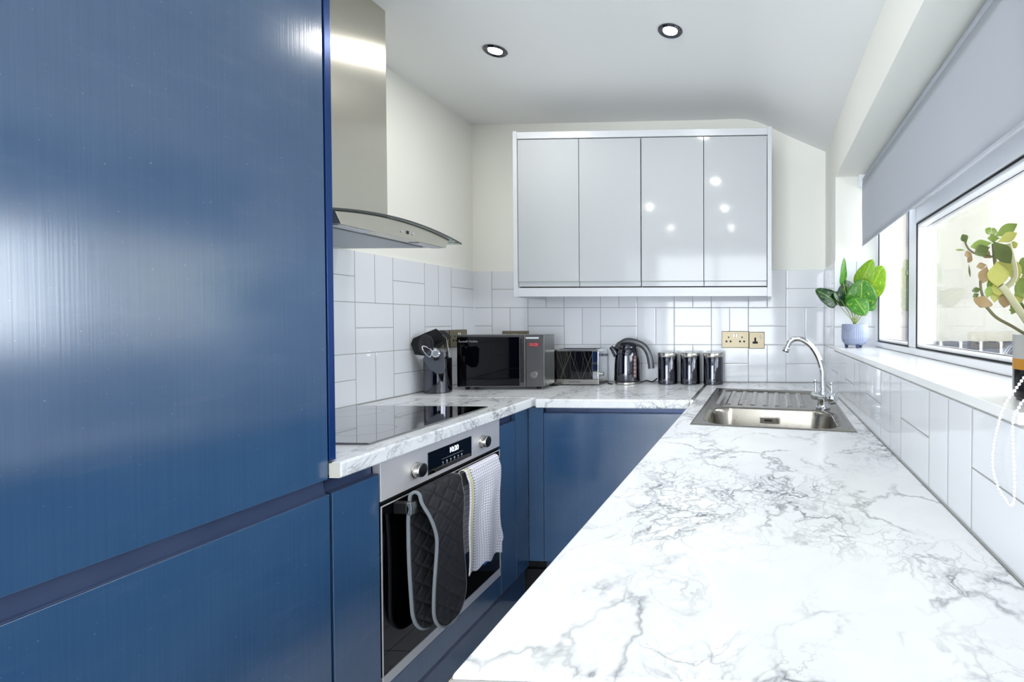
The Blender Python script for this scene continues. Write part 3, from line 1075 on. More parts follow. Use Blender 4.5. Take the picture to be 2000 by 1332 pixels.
# ------------------------------------------------------------------ hob
t = thing('hob', (-1.28, 1.55, ZC), 'flush black glass ceramic hob in the left worktop', 'hob')
build('glass_top', box(-1.555, -1.035, 1.268, 1.838, ZC + 0.0006, ZC + 0.0056), M['hob_glass'], t, bevel=0.0015)
for cx, cy, r in ((-1.42, 1.42, 0.09), (-1.17, 1.42, 0.075), (-1.42, 1.69, 0.075), (-1.17, 1.69, 0.09)):
    zm = MB()
    a = ZC + 0.00565
    nn = 48
    vs = []
    for k in range(nn):
        an = 2 * math.pi * k / nn
        for rr in (r, r + 0.0015):
            vs.append((cx + rr * math.cos(an), cy + rr * math.sin(an), a))
    zm.add(vs, [(2 * k, 2 * k + 1, (2 * k + 3) % (2 * nn), (2 * k + 2) % (2 * nn)) for k in range(nn)])
    build('zone_marking', zm, P('zone_print', srgb(38, 38, 40), 0.2), t)

# ------------------------------------------------------------------ cooker hood
t = thing('cooker_hood', (-1.43, 1.557, 1.50), 'stainless steel chimney cooker hood with a curved glass canopy', 'cooker hood')
build('chimney', box(XL + 0.001, -1.300, 1.428, 1.686, 1.562, 2.3035), M['steel_chim'], t, bevel=0.0015)


def arc(y, top):
    d = (y - 1.557) / 0.302
    return top - 0.030 * d * d


gl = MB()
ny = 40
pts_t = [(1.255 + 0.604 * i / ny, arc(1.255 + 0.604 * i / ny, 1.562)) for i in range(ny + 1)]
pts_b = [(y, z - 0.005) for y, z in pts_t]
gl.prism(pts_t + pts_b[::-1], 'x', XL + 0.002, -1.145)
build('glass_canopy', gl, M['hood_glass'], t)
ge = MB()
pe = [(y, z + 0.0003) for y, z in pts_t] + [(y, z - 0.0003) for y, z in pts_b[::-1]]
ge.prism(pe, 'x', -1.1449, -1.1440)
build('glass_edge', ge, M['glass_edge'], t, label='dark polished front edge of the glass')
bp = [(1.31 + 0.494 * i / ny, arc(1.31 + 0.494 * i / ny, 1.562) - 0.0056) for i in range(ny + 1)]
bd = MB()
bd.prism(bp + [(1.785, 1.5035), (1.329, 1.5035)], 'x', XL + 0.002, -1.158)
build('body', bd, M['steel_chim'], t, bevel=0.0008)
sl = MB()
sl.prism(bp + [(y, z - 0.0022) for y, z in bp[::-1]], 'x', -1.1578, -1.1568)
build('seal_strip', sl, M['gasket'], t, label='black seal under the glass')
build('filter', box(-1.52, -1.22, 1.37, 1.75, 1.4995, 1.5033), M['mesh_filter'], t, bevel=0.0008)
for q in (1.335, 1.655):
    build('light_diffuser', box(-1.205, -1.168, q, q + 0.12, 1.5005, 1.5033), M['white_panel'], t, bevel=0.0008)
build('button', box(-1.1578, -1.1560, 1.583, 1.5915, 1.520, 1.530), M['black_plastic'], t)
build('button', MB().lathe([(0.0045, 0), (0.0045, 0.002)], (-1.1578, 1.612, 1.525), 16, (1, 0, 0)), M['chrome'], t)
build('button', MB().lathe([(0.0045, 0), (0.0045, 0.002)], (-1.1578, 1.560, 1.525), 16, (1, 0, 0)), M['chrome'], t)

# ------------------------------------------------------------------ wall cabinets
YF = 2.355
for i, (xa, xb) in enumerate(((-1.173, -0.579), (-0.577, 0.018))):
    t = thing('wall_cabinet', ((xa + xb) / 2, 2.52, 1.40), ('left', 'right')[i] + ' gloss white wall cabinet with two handleless doors, ' + ('nearer the cooker hood' if i == 0 else 'nearer the window'), 'cabinet')
    build('carcass', box(xa, xb, YF + 0.022, YB - 0.001, 1.397, 2.104), M['white_panel'], t)
    xm = (xa + xb) / 2
    for a, b in ((xa + 0.0015, xm - 0.0015), (xm + 0.0015, xb - 0.0015)):
        dm = MB().prism([(YF, 1.427), (YF, 2.101), (YF + 0.019, 2.101), (YF + 0.019, 1.402), (YF + 0.006, 1.402), (YF + 0.006, 1.424)], 'x', a, b)
        build('door', dm, M['gloss_white'], t, bevel=0.0008)
    build('shadow_gap', box(xa + 0.001, xb - 0.001, YF + 0.0193, YF + 0.0215, 1.398, 2.103), M['dark'], t)
tag(build('end_panel', box(-1.194, -1.1745, YF - 0.004, YB - 0.001, 1.352, 2.142), M['white_panel'], bevel=0.001, origin=(-1.184, 2.5, 1.352)), 'white side panel closing the left end of the wall cabinets', 'cabinet panel')
tag(build('end_panel', box(0.0195, 0.039, YF - 0.004, YB - 0.001, 1.352, 2.142), M['white_panel'], bevel=0.001, origin=(0.03, 2.5, 1.352)), 'white side panel closing the right end of the wall cabinets', 'cabinet panel')
tag(build('cornice', box(-1.174, 0.019, YF - 0.002, YF + 0.018, 2.1055, 2.137), M['white_panel'], bevel=0.001, origin=(-0.58, 2.36, 2.106)), 'white strip running along the top of the wall cabinets', 'cornice')
tag(build('pelmet', box(-1.174, 0.019, YF - 0.002, YF + 0.018, 1.354, 1.3955), M['white_panel'], bevel=0.001, origin=(-0.58, 2.36, 1.354)), 'white strip running along the bottom of the wall cabinets', 'pelmet')

# ------------------------------------------------------------------ downlights
for i, (x, y) in enumerate(SPOTS):
    z = 2.3035
    lab = {0: 'round recessed ceiling spotlight nearer the cooker hood', 1: 'round recessed ceiling spotlight nearer the window, second from the hood'}.get(i, 'round recessed ceiling spotlight ' + {2: 'above the oven side, outside the top of the frame', 3: 'above the worktop side, outside the top of the frame', 4: 'beside the camera on the cabinet side', 5: 'straight above the camera', 6: 'behind the camera on the cabinet side', 7: 'behind the camera on the window side'}.get(i, ''))
    t = thing('ceiling_spotlight', (x, y, z), lab, 'ceiling light', 'recessed ceiling spotlights')
    build('bezel', MB().lathe([(0.033, -0.001), (0.045, -0.001), (0.045, -0.004), (0.040, -0.008), (0.036, -0.008), (0.027, -0.002)], (x, y, z), 40), M['black_mirror'], t, smooth=True)
    build('lens', MB().lathe([(0.0, -0.0005), (0.026, -0.0005), (0.026, -0.004), (0, -0.006)], (x, y, z), 32), M['lamp'], t, smooth=True)
    area('spot_lamp', (x, y, z - 0.010), (0, 0, 0), 0.055, 0.055, SPOT_POWER * (1.35 if i == 0 else 0.6), (1, 0.98, 0.95), shape='DISK', spread=180)

# ------------------------------------------------------------------ sink
Q = [(-0.2315, 1.568), (0.276, 1.476), (0.302, 2.33), (-0.2285, 2.425)]      # outline corners: front left, front right, back right, back left


def quad(u, v):
    a = Vector(Q[0]).lerp(Vector(Q[1]), u)
    b = Vector(Q[3]).lerp(Vector(Q[2]), u)
    return a.lerp(b, v)


def sstep(a, b, x):
    x = min(1, max(0, (x - a) / (b - a)))
    return x * x * (3 - 2 * x)


def sd_rr(x, y, cx, cy, hx, hy, r):
    qx, qy = abs(x - cx) - hx + r, abs(y - cy) - hy + r
    return math.hypot(max(qx, 0), max(qy, 0)) + min(max(qx, qy), 0) - r


SW, SL = 0.515, 0.856


def sink_z(u, v):
    x, y = u * SW, v * SL
    edge = min(x, SW - x, y, SL - y)
    z = 0.0006 + 0.0022 * sstep(0, 0.006, edge) - 0.0018 * sstep(0.012, 0.018, edge)
    d = sd_rr(x, y, 0.257, 0.187, 0.212, 0.150, 0.07)       # bowl
    z -= 0.004 * sstep(0.016, 0.0, d)
    if d < 0:
        w = -d
        z -= 0.145 * (min(1, w / 0.026) ** 1.0 if w < 0.026 else 1) * 0.93 + 0.145 * 0.07 * sstep(0.02, 0.05, w)
    dd = sd_rr(x, y, 0.257, 0.605, 0.215, 0.215, 0.03)      # drainer
    if d > 0:
        rec = sstep(0.0, -0.012, dd)
        tapf = sstep(0.075, 0.055, math.hypot(x - 0.455, y - 0.41))
        rec *= 1 - tapf
        z -= 0.006 * rec
        if 0.055 < x < 0.455 and rec > 0:
            ph = ((x - 0.075) / 0.0475) % 1.0
            rg = sstep(0.10, 0.22, ph) * sstep(0.62, 0.50, ph)
            yr = sstep(0.405, 0.425, y) * sstep(0.80, 0.78, y)
            z += 0.0055 * rg * yr * rec * sstep(0.07, 0.08, x) * sstep(0.42, 0.41, x)
    return z


nu, nv = 210, 250
rowsS = []
for j in range(nv):
    rr = []
    for i in range(nu):
        u, v = i / (nu - 1), j / (nv - 1)
        q = quad(u, v)
        rr.append((q.x, q.y, ZC + sink_z(u, v)))
    rowsS.append(rr)
t = thing('sink', (0.02, 1.9, ZC), 'stainless steel inset sink with ribbed drainer in the right worktop', 'sink')
build('basin', MB().grid(rowsS, nu, nv), M['steel_sink'], t, smooth=True, angle=60)
ov = build('overflow_plate', box(-0.012, 0.050, 1.809, 1.8125, 0.866, 0.889, Matrix.Rotation(-0.16, 3, 'Z'), (0.02, 1.81, 0.877)), M['satin_metal'], t, bevel=0.002)
build('overflow_slot', box(0.005, 0.033, 1.8075, 1.8088, 0.874, 0.881, Matrix.Rotation(-0.16, 3, 'Z'), (0.02, 1.81, 0.877)), M['dark'], ov)
build('waste', MB().lathe([(0.0, 0.001), (0.040, 0.001), (0.045, 0.003), (0.045, 0.0)], (0.02, 1.69, ZC - 0.149), 32), M['chrome'], t, smooth=True)

# ------------------------------------------------------------------ tap
TX, TY = 0.222, 1.872
t = thing('mixer_tap', (TX, TY, ZC), 'chrome swan neck mixer tap with two levers behind the sink', 'tap')
build('base', MB().lathe([(0.0, 0.0), (0.027, 0.0), (0.027, 0.005), (0.021, 0.009), (0.019, 0.030), (0.021, 0.036)], (TX, TY, ZC + 0.003), 32), M['chrome'], t, smooth=True)
ax = Vector((0.55, -0.83, 0)).normalized()
c = Vector((TX + 0.003, TY, ZC + 0.045))
build('valve_body', MB().lathe([(0.0, -0.062), (0.012, -0.062), (0.017, -0.056), (0.017, -0.030), (0.0155, -0.026), (0.0155, 0.026), (0.020, 0.030), (0.0225, 0.046), (0.020, 0.058), (0.012, 0.066), (0.0, 0.068)], c, 32, ax), M['chrome'], t, smooth=True)
build('collar', MB().lathe([(0.0, 0.0), (0.017, 0.0), (0.017, 0.010), (0.013, 0.016), (0.0115, 0.030), (0, 0.030)], (TX, TY, ZC + 0.055), 28), M['chrome'], t, smooth=True)
sp = [(0.222, 0.968), (0.221, 1.010), (0.220, 1.048), (0.213, 1.080), (0.200, 1.112), (0.182, 1.140), (0.160, 1.160), (0.138, 1.1705), (0.118, 1.171), (0.102, 1.163), (0.093, 1.150), (0.088, 1.138)]
spt = smooth_path([(x, TY, z) for x, z in sp], 6)
build('spout', MB().tube(spt, [0.0112 - 0.0015 * i / len(spt) for i in range(len(spt))], 22), M['chrome'], t, smooth=True)
build('aerator', MB().lathe([(0.0, 0.0), (0.0125, 0.0), (0.0125, 0.012), (0.0105, 0.014), (0, 0.014)], (0.0835, TY, 1.126), 24, (0.37, 0, 0.93)), M['chrome'], t, smooth=True)
build('nozzle', MB().lathe([(0.0, -0.004), (0.0118, -0.004), (0.0118, 0.0), (0, 0)], (0.0835, TY, 1.126), 24, (0.37, 0, 0.93)), M['black_plastic'], t, smooth=True)
for s_, dx in ((-1, -0.047), (1, 0.044)):
    cc = c + ax * dx
    lv = MB().tube([(cc.x, cc.y, cc.z + 0.014), (cc.x, cc.y, cc.z + 0.030), (cc.x - 0.002, cc.y, cc.z + 0.052)], [0.0055, 0.0045, 0.0040], 14)
    lv.sphere((cc.x - 0.002, cc.y, cc.z + 0.054), 0.0065, 14, 10)
    build('lever', lv, M['chrome'], t, smooth=True)

# ------------------------------------------------------------------ microwave
mwR = Matrix.Rotation(math.radians(5), 3, 'Z')
mwc = (-1.040, 2.338, 0.91)


def mwbox(*a):
    return MB().box(*a, R=mwR, c=mwc)


def rot_mb(mb, R, c):
    c = Vector(c)
    mb.v = [tuple(R @ (Vector(p) - c) + c) for p in mb.v]
    return mb


t = thing('microwave', (-1.24, 2.40, 0.91), 'black and silver microwave oven with a mirrored glass door in the back left corner', 'microwave')
MX0, MX1, MYF = -1.448, -1.040, 2.338
build('case', rot_mb(box(MX0 + 0.003, MX1 - 0.002, MYF + 0.022, MYF + 0.155, 0.924, 1.171), mwR, mwc), M['dark_steel'], t, bevel=0.004)
dr = build('door', rot_mb(box(MX0, MX0 + 0.319, MYF, MYF + 0.021, 0.924, 1.172), mwR, mwc), M['dark_steel'], t, bevel=0.003)
build('door_glass', rot_mb(box(MX0 + 0.003, MX0 + 0.291, MYF - 0.0016, MYF - 0.0002, 0.930, 1.161), mwR, mwc), M['black_glass'], dr, bevel=0.0005)
build('door_handle', rot_mb(box(MX0 + 0.299, MX0 + 0.310, MYF - 0.012, MYF - 0.001, 0.945, 1.155), mwR, mwc), M['black_plastic'], dr, bevel=0.004)
cp = build('control_panel', rot_mb(box(MX0 + 0.321, MX1, MYF, MYF + 0.021, 0.924, 1.172), mwR, mwc), M['dark_steel'], t, bevel=0.003)
build('label_strip', rot_mb(box(-1.127, -1.066, MYF - 0.0008, MYF - 0.0001, 1.153, 1.161), mwR, mwc), M['white_panel'], cp)
build('display', rot_mb(box(-1.118, -1.058, MYF - 0.0010, MYF - 0.0001, 1.112, 1.139), mwR, mwc), P('smoked_display', srgb(96, 78, 78), 0.2), cp)
build('display_digits', rot_mb(text_mb('10:20', 0.019, (-1.1115, MYF - 0.0012, 1.119), (1, 0, 0), (0, 0, 1), 0.0003, 1.0), mwR, mwc), M['red_digits'], cp, label='lit red digits')
build('dial', rot_mb(MB().lathe([(0.0165, 0), (0.0165, 0.010), (0.015, 0.012), (0, 0.012)], (-1.088, MYF, 0.983), 32, (0, -1, 0)), mwR, mwc), M['satin_metal'], cp, smooth=True)
build('brand_lettering', rot_mb(text_mb('Russell Hobbs', 0.0155, (MX0 + 0.010, MYF - 0.0020, 1.136), (1, 0, 0), (0, 0, 1), 0.0003), mwR, mwc), M['print'], dr)
for a in (MX0 + 0.03, MX1 - 0.04):
    for b in (MYF + 0.04, MYF + 0.13):
        build('foot', rot_mb(MB().lathe([(0.010, 0), (0.012, 0.013)], (a, b, 0.911), 14), mwR, mwc), M['black_plastic'], t, smooth=True)

# ------------------------------------------------------------------ toaster
t = thing('toaster', (-0.957, 2.575, ZC), 'black patterned toaster with a silver base between the microwave and the kettle', 'toaster')
TX0, TX1, TYF = -1.083, -0.833, 2.506
bd = MB().prism(rounded_rect(TX0 + 0.004, TX1 - 0.002, 0.930, 1.092, 0.016), 'y', TYF + 0.006, TYF + 0.150)
build('shell', bd, M['chrome'], t, bevel=0.003)
build('front_panel', box(TX0 + 0.004, TX1 - 0.034, TYF, TYF + 0.006, 0.942, 1.083), M['toaster'], t, bevel=0.001)
build('corner_strip', box(TX1 - 0.0335, TX1 - 0.004, TYF + 0.0005, TYF + 0.006, 0.942, 1.084), M['chrome'], t, bevel=0.002)
build('base_band', box(TX0, TX1, TYF - 0.002, TYF + 0.154, 0.915, 0.9415), M['satin_metal'], t, bevel=0.003)
build('underside', box(TX0 + 0.015, TX1 - 0.03, TYF + 0.004, TYF + 0.145, 0.911, 0.915), M['black_plastic'], t)
build('brand_lettering', text_mb('Russell Hobbs', 0.0105, (TX0 + 0.095, TYF - 0.0026, 0.925), (1, 0, 0), (0, 0, 1), 0.0002), M['dark_print'], t)
build('slot', box(TX0 + 0.03, TX1 - 0.03, TYF + 0.035, TYF + 0.062, 1.0922, 1.0930).box(TX0 + 0.03, TX1 - 0.03, TYF + 0.090, TYF + 0.117, 1.0922, 1.0930), M['dark'], t)
build('top_rim', box(TX0 + 0.004, TX1 - 0.004, TYF + 0.002, TYF + 0.010, 1.084, 1.0915), M['satin_metal'], t, bevel=0.002)
build('lever', box(TX1 - 0.001, TX1 + 0.020, TYF + 0.06, TYF + 0.09, 1.055, 1.067), M['black_mirror'], t, bevel=0.003)
build('browning_dial', MB().lathe([(0.010, 0), (0.010, 0.010), (0, 0.011)], (TX1 - 0.001, TYF + 0.05, 0.965), 20, (1, 0, 0)), M['satin_metal'], t, smooth=True)

# ------------------------------------------------------------------ kettle
KX, KY = -0.710, 2.592
t = thing('kettle', (KX, KY, ZC), 'dark polished metal kettle with a curved open handle next to the toaster', 'kettle')
build('power_base', MB().lathe([(0.060, 0.001), (0.064, 0.003), (0.064, 0.012), (0.058, 0.016), (0, 0.016)], (KX, KY, ZC), 40), M['satin_metal'], t, smooth=True)
build('body', MB().lathe([(0.0, 0.017), (0.067, 0.017), (0.068, 0.022), (0.067, 0.060), (0.0655, 0.110), (0.062, 0.150), (0.056, 0.178), (0.046, 0.194), (0, 0.196)], (KX, KY, ZC), 56), M['black_mirror'], t, smooth=True)
build('lid', MB().lathe([(0.050, 0.190), (0.049, 0.200), (0.040, 0.212), (0.020, 0.218), (0.006, 0.219), (0.006, 0.226), (0.010, 0.230), (0.009, 0.236), (0, 0.238)], (KX, KY, ZC), 40), M['black_mirror'], t, smooth=True)
hp = smooth_path([(KX - 0.052, KY - 0.005, 1.085), (KX - 0.040, KY - 0.006, 1.110), (KX - 0.005, KY - 0.006, 1.132), (KX + 0.040, KY - 0.006, 1.128), (KX + 0.085, KY - 0.006, 1.108), (KX + 0.112, KY - 0.006, 1.070), (KX + 0.124, KY - 0.006, 1.020), (KX + 0.127, KY - 0.006, 0.990)], 6)
build('handle', MB().tube(hp, [0.0125] * 8 + [0.011] * (len(hp) - 8), 16, sy=1.5), P('dark_satin_handle', srgb(92, 94, 98), 0.3, 0.5), t, smooth=True)
build('handle_grip', MB().tube([(p.x - 0.0085, p.y, p.z - 0.004) for p in hp[22:42]], 0.0055, 10, sy=1.8), M['black_plastic'], t, smooth=True)
spm = MB().tube([(KX - 0.048, KY - 0.02, 1.060), (KX - 0.066, KY - 0.024, 1.088), (KX - 0.080, KY - 0.028, 1.104)], [0.020, 0.015, 0.010], 18)
build('spout', spm, M['black_mirror'], t, smooth=True)
build('water_window', box(KX + 0.045, KX + 0.060, KY - 0.0545, KY - 0.043, 0.945, 1.060), P('smoked_window', srgb(120, 90, 92), 0.15), t, bevel=0.003)
lm = MB()
for q in range(5):
    lm.box(KX + 0.048, KX + 0.057, KY - 0.0565, KY - 0.0548, 0.955 + q * 0.020, 0.960 + q * 0.020)
build('level_marks', lm, M['print'], t)

# ------------------------------------------------------------------ canisters
cl = ['leftmost of three black metal canisters, next to the kettle', 'middle one of the three black metal canisters', 'rightmost of three black metal canisters, nearest the sink']
first = None
for i, x in enumerate((-0.499, -0.380, -0.259)):
    if first is None:
        t = first = thing('canister', (x, 2.600, ZC), cl[0], 'canister', 'black canisters on the back worktop')
        build('body', MB().lathe([(0.0, 0.001), (0.0495, 0.001), (0.0510, 0.003), (0.0510, 0.140), (0.0500, 0.142), (0, 0.142)], (x, 2.600, ZC), 56), M['black_mirror'], t, smooth=True)
        build('lid', MB().lathe([(0.0515, 0.1425), (0.0525, 0.145), (0.0525, 0.160), (0.0500, 0.1645), (0.0, 0.1655)], (x, 2.600, ZC), 56), M['satin_metal'], t, smooth=True)
        lb = MB()
        for q in range(9):
            a = -math.pi / 2 + (q - 4) * 0.075
            lb.box(x + 0.0514 * math.cos(a) - 0.0016, x + 0.0514 * math.cos(a) + 0.0016, 2.6 + 0.0514 * math.sin(a) - 0.0004, 2.6 + 0.0514 * math.sin(a) + 0.0004, ZC + 0.020, ZC + 0.0215)
        build('marking', lb, M['print'], t)
    else:
        copy_thing(first, (x + 0.499, -0.008 * (i == 2), 0), cl[i])

# ------------------------------------------------------------------ utensils
UX, UY = -1.491, 2.232
t = thing('utensil_holder', (UX, UY, ZC), 'dark polished metal utensil pot left of the microwave', 'utensil pot')
build('pot', MB().lathe([(0.0, 0.001), (0.055, 0.001), (0.057, 0.003), (0.057, 0.157), (0.0545, 0.157), (0.0545, 0.006), (0, 0.006)], (UX, UY, ZC), 56), M['black_mirror'], t, smooth=True)


def plate(outline, n_, thick, o, R):
    """flat utensil head from a 2D outline (local x right, y up), placed at o with basis R"""
    mb = MB().prism(outline, 'y', -thick / 2, thick / 2)
    mb.v = [tuple(Vector(o) + R @ Vector(p)) for p in mb.v]
    return mb


def RZY(yaw, tilt, lean=0):
    return Matrix.Rotation(math.radians(yaw), 3, 'Z') @ Matrix.Rotation(math.radians(tilt), 3, 'Y') @ Matrix.Rotation(math.radians(lean), 3, 'X')


def ell(cx, cy, rx, ry, n_=28):
    return [(cx + rx * math.cos(2 * math.pi * k / n_), cy + ry * math.sin(2 * math.pi * k / n_)) for k in range(n_)]


# spatula with a long slanted turner head
t = thing('spatula', (UX - 0.02, UY, 0.93), 'black plastic turner leaning left in the utensil pot, its wide head angled up', 'utensil')
build('handle', MB().tube(smooth_path([(UX + 0.012, UY + 0.010, 0.921), (UX - 0.016, UY - 0.034, 1.060), (UX - 0.026, UY - 0.050, 1.100)], 5), 0.006, 12), M['black_plastic'], t, smooth=True)
build('head', plate([(-0.048, 0.045), (-0.055, 0.020), (-0.035, -0.028), (0.008, -0.035), (0.020, -0.010), (0.085, 0.040), (0.070, 0.070), (0.045, 0.090), (0.0, 0.070)], 0, 0.005, (UX - 0.030, UY - 0.052, 1.115), RZY(10, 0, -12)), M['black_plastic'], t, bevel=0.002)
t = thing('spatula', (UX - 0.005, UY, 0.93), 'black slotted turner standing behind the others in the utensil pot', 'utensil')
build('handle', MB().tube([(UX + 0.010, UY + 0.03, 0.921), (UX - 0.016, UY + 0.035, 1.085)], 0.006, 12), M['black_plastic'], t, smooth=True)
build('head', plate([(-0.045, 0.0), (-0.028, -0.020), (0.010, -0.020), (0.060, 0.035), (0.030, 0.060), (0.010, 0.062)], 0, 0.004, (UX - 0.022, UY + 0.033, 1.132), RZY(6, 0, -8)), M['dark_grey_plastic'], t, bevel=0.0015)
# spoon
t = thing('serving_spoon', (UX, UY, 0.93), 'dark grey nylon spoon with a curved bowl in the utensil pot', 'utensil')
build('handle', MB().tube(smooth_path([(UX + 0.020, UY - 0.01, 0.921), (UX + 0.008, UY - 0.038, 1.055), (UX + 0.004, UY - 0.074, 1.095)], 5), [0.0065] * 11, 12), M['dark_grey_plastic'], t, smooth=True)
sb_ = MB()
for a in range(1):
    nu_, nv_ = 13, 13
    R_ = []
    for j in range(nv_):
        row = []
        for i in range(nu_):
            u, v = i / (nu_ - 1) * 2 - 1, j / (nv_ - 1) * 2 - 1
            w = 0.034 * math.sqrt(max(0, 1 - v * v)) if abs(v) < 1 else 0
            x, z = u * w, v * 0.046
            dpt = 0.016 * (1 - u * u) * (1 - v * v)
            row.append((UX + 0.004 + x, UY - 0.086 + dpt, 1.132 + z))
        R_.append(row)
    sb_.grid(R_, nu_, nv_)
build('bowl', sb_, M['dark_grey_plastic'], t, smooth=True, solid=0.003)
# silicone spatula hanging over the front
t = thing('spatula', (UX + 0.05, UY - 0.06, 0.99), 'grey silicone spatula head hanging over the right rim of the utensil pot', 'utensil')
ol = [(-0.040, 0.040), (-0.048, 0.025), (-0.020, -0.022), (0.010, -0.042), (0.035, -0.040), (0.046, -0.015), (0.046, 0.055), (0.030, 0.066), (-0.020, 0.062)]
build('head', plate(ol, 0, 0.007, (UX + 0.043, UY - 0.088, 1.045), RZY(4, 0, 6)), M['grey_silicone'], t, bevel=0.003, seg=3)
build('handle', MB().tube([(UX + 0.028, UY - 0.087, 1.10), (UX + 0.020, UY - 0.070, 1.122), (UX - 0.002, UY - 0.030, 1.075), (UX - 0.02, UY + 0.0, 0.921)], 0.005, 12), M['satin_metal'], t, smooth=True)
# can opener: loop handles and round wheel
t = thing('can_opener', (UX + 0.045, UY - 0.098, 1.07), 'shiny metal can opener with a looped handle and round turning key at the pot rim', 'utensil')
lo = smooth_path([(UX + 0.030, UY - 0.100, 1.080), (UX + 0.008, UY - 0.100, 1.100), (UX - 0.003, UY - 0.100, 1.122), (UX + 0.010, UY - 0.100, 1.126), (UX + 0.040, UY - 0.100, 1.108), (UX + 0.036, UY - 0.100, 1.084), (UX + 0.030, UY - 0.100, 1.080)], 5)
build('loop', MB().tube(lo, 0.0028, 10), M['chrome'], t, smooth=True)
build('turning_key', MB().lathe([(0.0, -0.006), (0.012, -0.006), (0.017, -0.002), (0.017, 0.002), (0.012, 0.006), (0, 0.006)], (UX + 0.063, UY - 0.106, 1.095), 24, (0.2, -1, 0.1)), M['chrome'], t, smooth=True)
build('gear', MB().lathe([(0.0, -0.004), (0.009, -0.004), (0.009, 0.004), (0, 0.004)], (UX + 0.060, UY - 0.102, 1.072), 16, (0, -1, 0)), M['black_plastic'], t, smooth=True)
build('arm', MB().tube([(UX + 0.040, UY - 0.101, 1.108), (UX + 0.052, UY - 0.104, 1.102), (UX + 0.060, UY - 0.103, 1.072)], 0.003, 8), M['chrome'], t, smooth=True)
t = thing('peeler', (UX + 0.03, UY + 0.01, 0.93), 'pale metal blade standing upright at the right of the utensil pot', 'utensil')
build('blade', plate([(-0.007, -0.05), (0.006, -0.05), (0.008, 0.0), (0.004, 0.045), (-0.012, 0.062), (-0.013, 0.03)], 0, 0.003, (UX + 0.034, UY + 0.012, 1.115), RZY(8, -6, 0)), M['satin_metal'], t, bevel=0.001)
build('handle', MB().tube([(UX + 0.012, UY + 0.016, 0.921), (UX + 0.034, UY + 0.013, 1.075)], 0.006, 10), M['black_plastic'], t, smooth=True)

# ------------------------------------------------------------------ sockets


def socket(name, label, o, right, up, w, kind):
    """UK wall socket plate; o = centre on the wall, right/up = plate axes"""
    R, Uu = Vector(right), Vector(up)
    N = R.cross(Uu)
    O = Vector(o)

    def T(mb):
        mb.v = [tuple(O + R * p[0] + Uu * p[2] - N * p[1]) for p in mb.v]
        return mb
    t = thing(name, o, label, 'wall socket')
    build('surround', T(MB().box(-w / 2 - 0.0015, w / 2 + 0.0015, -0.003, 0.0, -0.0445, 0.0445)), M['dark'], t)
    build('plate', T(MB().box(-w / 2, w / 2, -0.0075, -0.003, -0.043, 0.043)), M['brass'], t, bevel=0.0015)
    if kind == 'double':
        for cx in (-0.036, 0.036):
            hh = MB()
            hh.lathe([(0.0042, 0), (0.0042, 0.0008)], (cx + (0.0), -0.0075, 0.012), 16, (0, -1, 0))
            hh.lathe([(0.0055, 0), (0.0055, 0.0008)], (cx - 0.011, -0.0075, -0.010), 16, (0, -1, 0))
            hh.lathe([(0.0055, 0), (0.0055, 0.0008)], (cx + 0.011, -0.0075, -0.010), 16, (0, -1, 0))
            build('pin_holes', T(hh), M['dark'], t)
        for cx in (-0.007, 0.007):
            build('switch', T(MB().box(cx - 0.005, cx + 0.005, -0.0115, -0.0075, 0.012, 0.030)), M['satin_metal'], t, bevel=0.002)
    elif kind == 'single':
        build('pin_holes', T(MB().box(-0.013, -0.003, -0.0083, -0.0075, -0.006, 0.014).box(-0.022, 0.006, -0.0083, -0.0075, -0.018, -0.0062)), M['dark'], t)
        build('switch', T(MB().box(0.018, 0.026, -0.0115, -0.0075, 0.008, 0.026)), M['white_panel'], t, bevel=0.002)
    return t


YT = YB - 0.006
socket('wall_socket', 'brass double wall socket to the left of the single one, above the canisters', (-0.1485, YT, 1.139), (1, 0, 0), (0, 0, 1), 0.143, 'double')
socket('wall_socket', 'small brass single wall socket beside the double one, above the drainer', (-0.0345, YT, 1.135), (1, 0, 0), (0, 0, 1), 0.080, 'single')
socket('wall_socket', 'brass double wall socket just peeping out above the microwave', (-1.347, YT, 1.139), (1, 0, 0), (0, 0, 1), 0.143, 'double')
socket('wall_socket', 'brass single wall socket on the left wall directly behind the utensil pot', (XL + 0.006, 2.400, 1.148), (0, 1, 0), (0, 0, 1), 0.084, 'single')
socket('wall_socket', 'coppery brass double wall socket on the left wall behind the microwave', (XL + 0.006, 2.522, 1.148), (0, 1, 0), (0, 0, 1), 0.143, 'double')

# ------------------------------------------------------------------ cables
tag(build('power_cable', MB().tube(smooth_path([(-0.830, 2.64, 0.918), (-0.815, 2.60, 0.9135), (-0.80, 2.56, 0.9135), (-0.775, 2.545, 0.9135)], 6), 0.003, 8), M['black_plastic'], origin=(-0.82, 2.6, 0.911), smooth=True), 'thin black power cable on the worktop between toaster and kettle', 'cable')
tag(build('power_cable', MB().tube(smooth_path([(-1.110, 2.640, 0.960), (-1.104, 2.58, 0.975), (-1.092, 2.53, 0.960), (-1.080, 2.49, 0.915), (-1.060, 2.488, 0.9145), (-1.048, 2.470, 0.9145), (-1.034, 2.48, 0.9145), (-1.040, 2.494, 0.9145)], 8), 0.0033, 8), M['black_plastic'], origin=(-1.04, 2.55, 0.911), smooth=True), 'coiled black power cable in the gap between microwave and toaster', 'cable')
tag(build('power_cable', MB().tube(smooth_path([(-0.641, 2.60, 0.9145), (-0.615, 2.61, 0.925), (-0.59, 2.64, 0.9145), (-0.57, 2.664, 0.93)], 8), 0.003, 8), M['black_plastic'], origin=(-0.6, 2.62, 0.911), smooth=True), 'short black power cable behind the kettle running towards the wall', 'cable')

# ------------------------------------------------------------------ oven mitt and towel


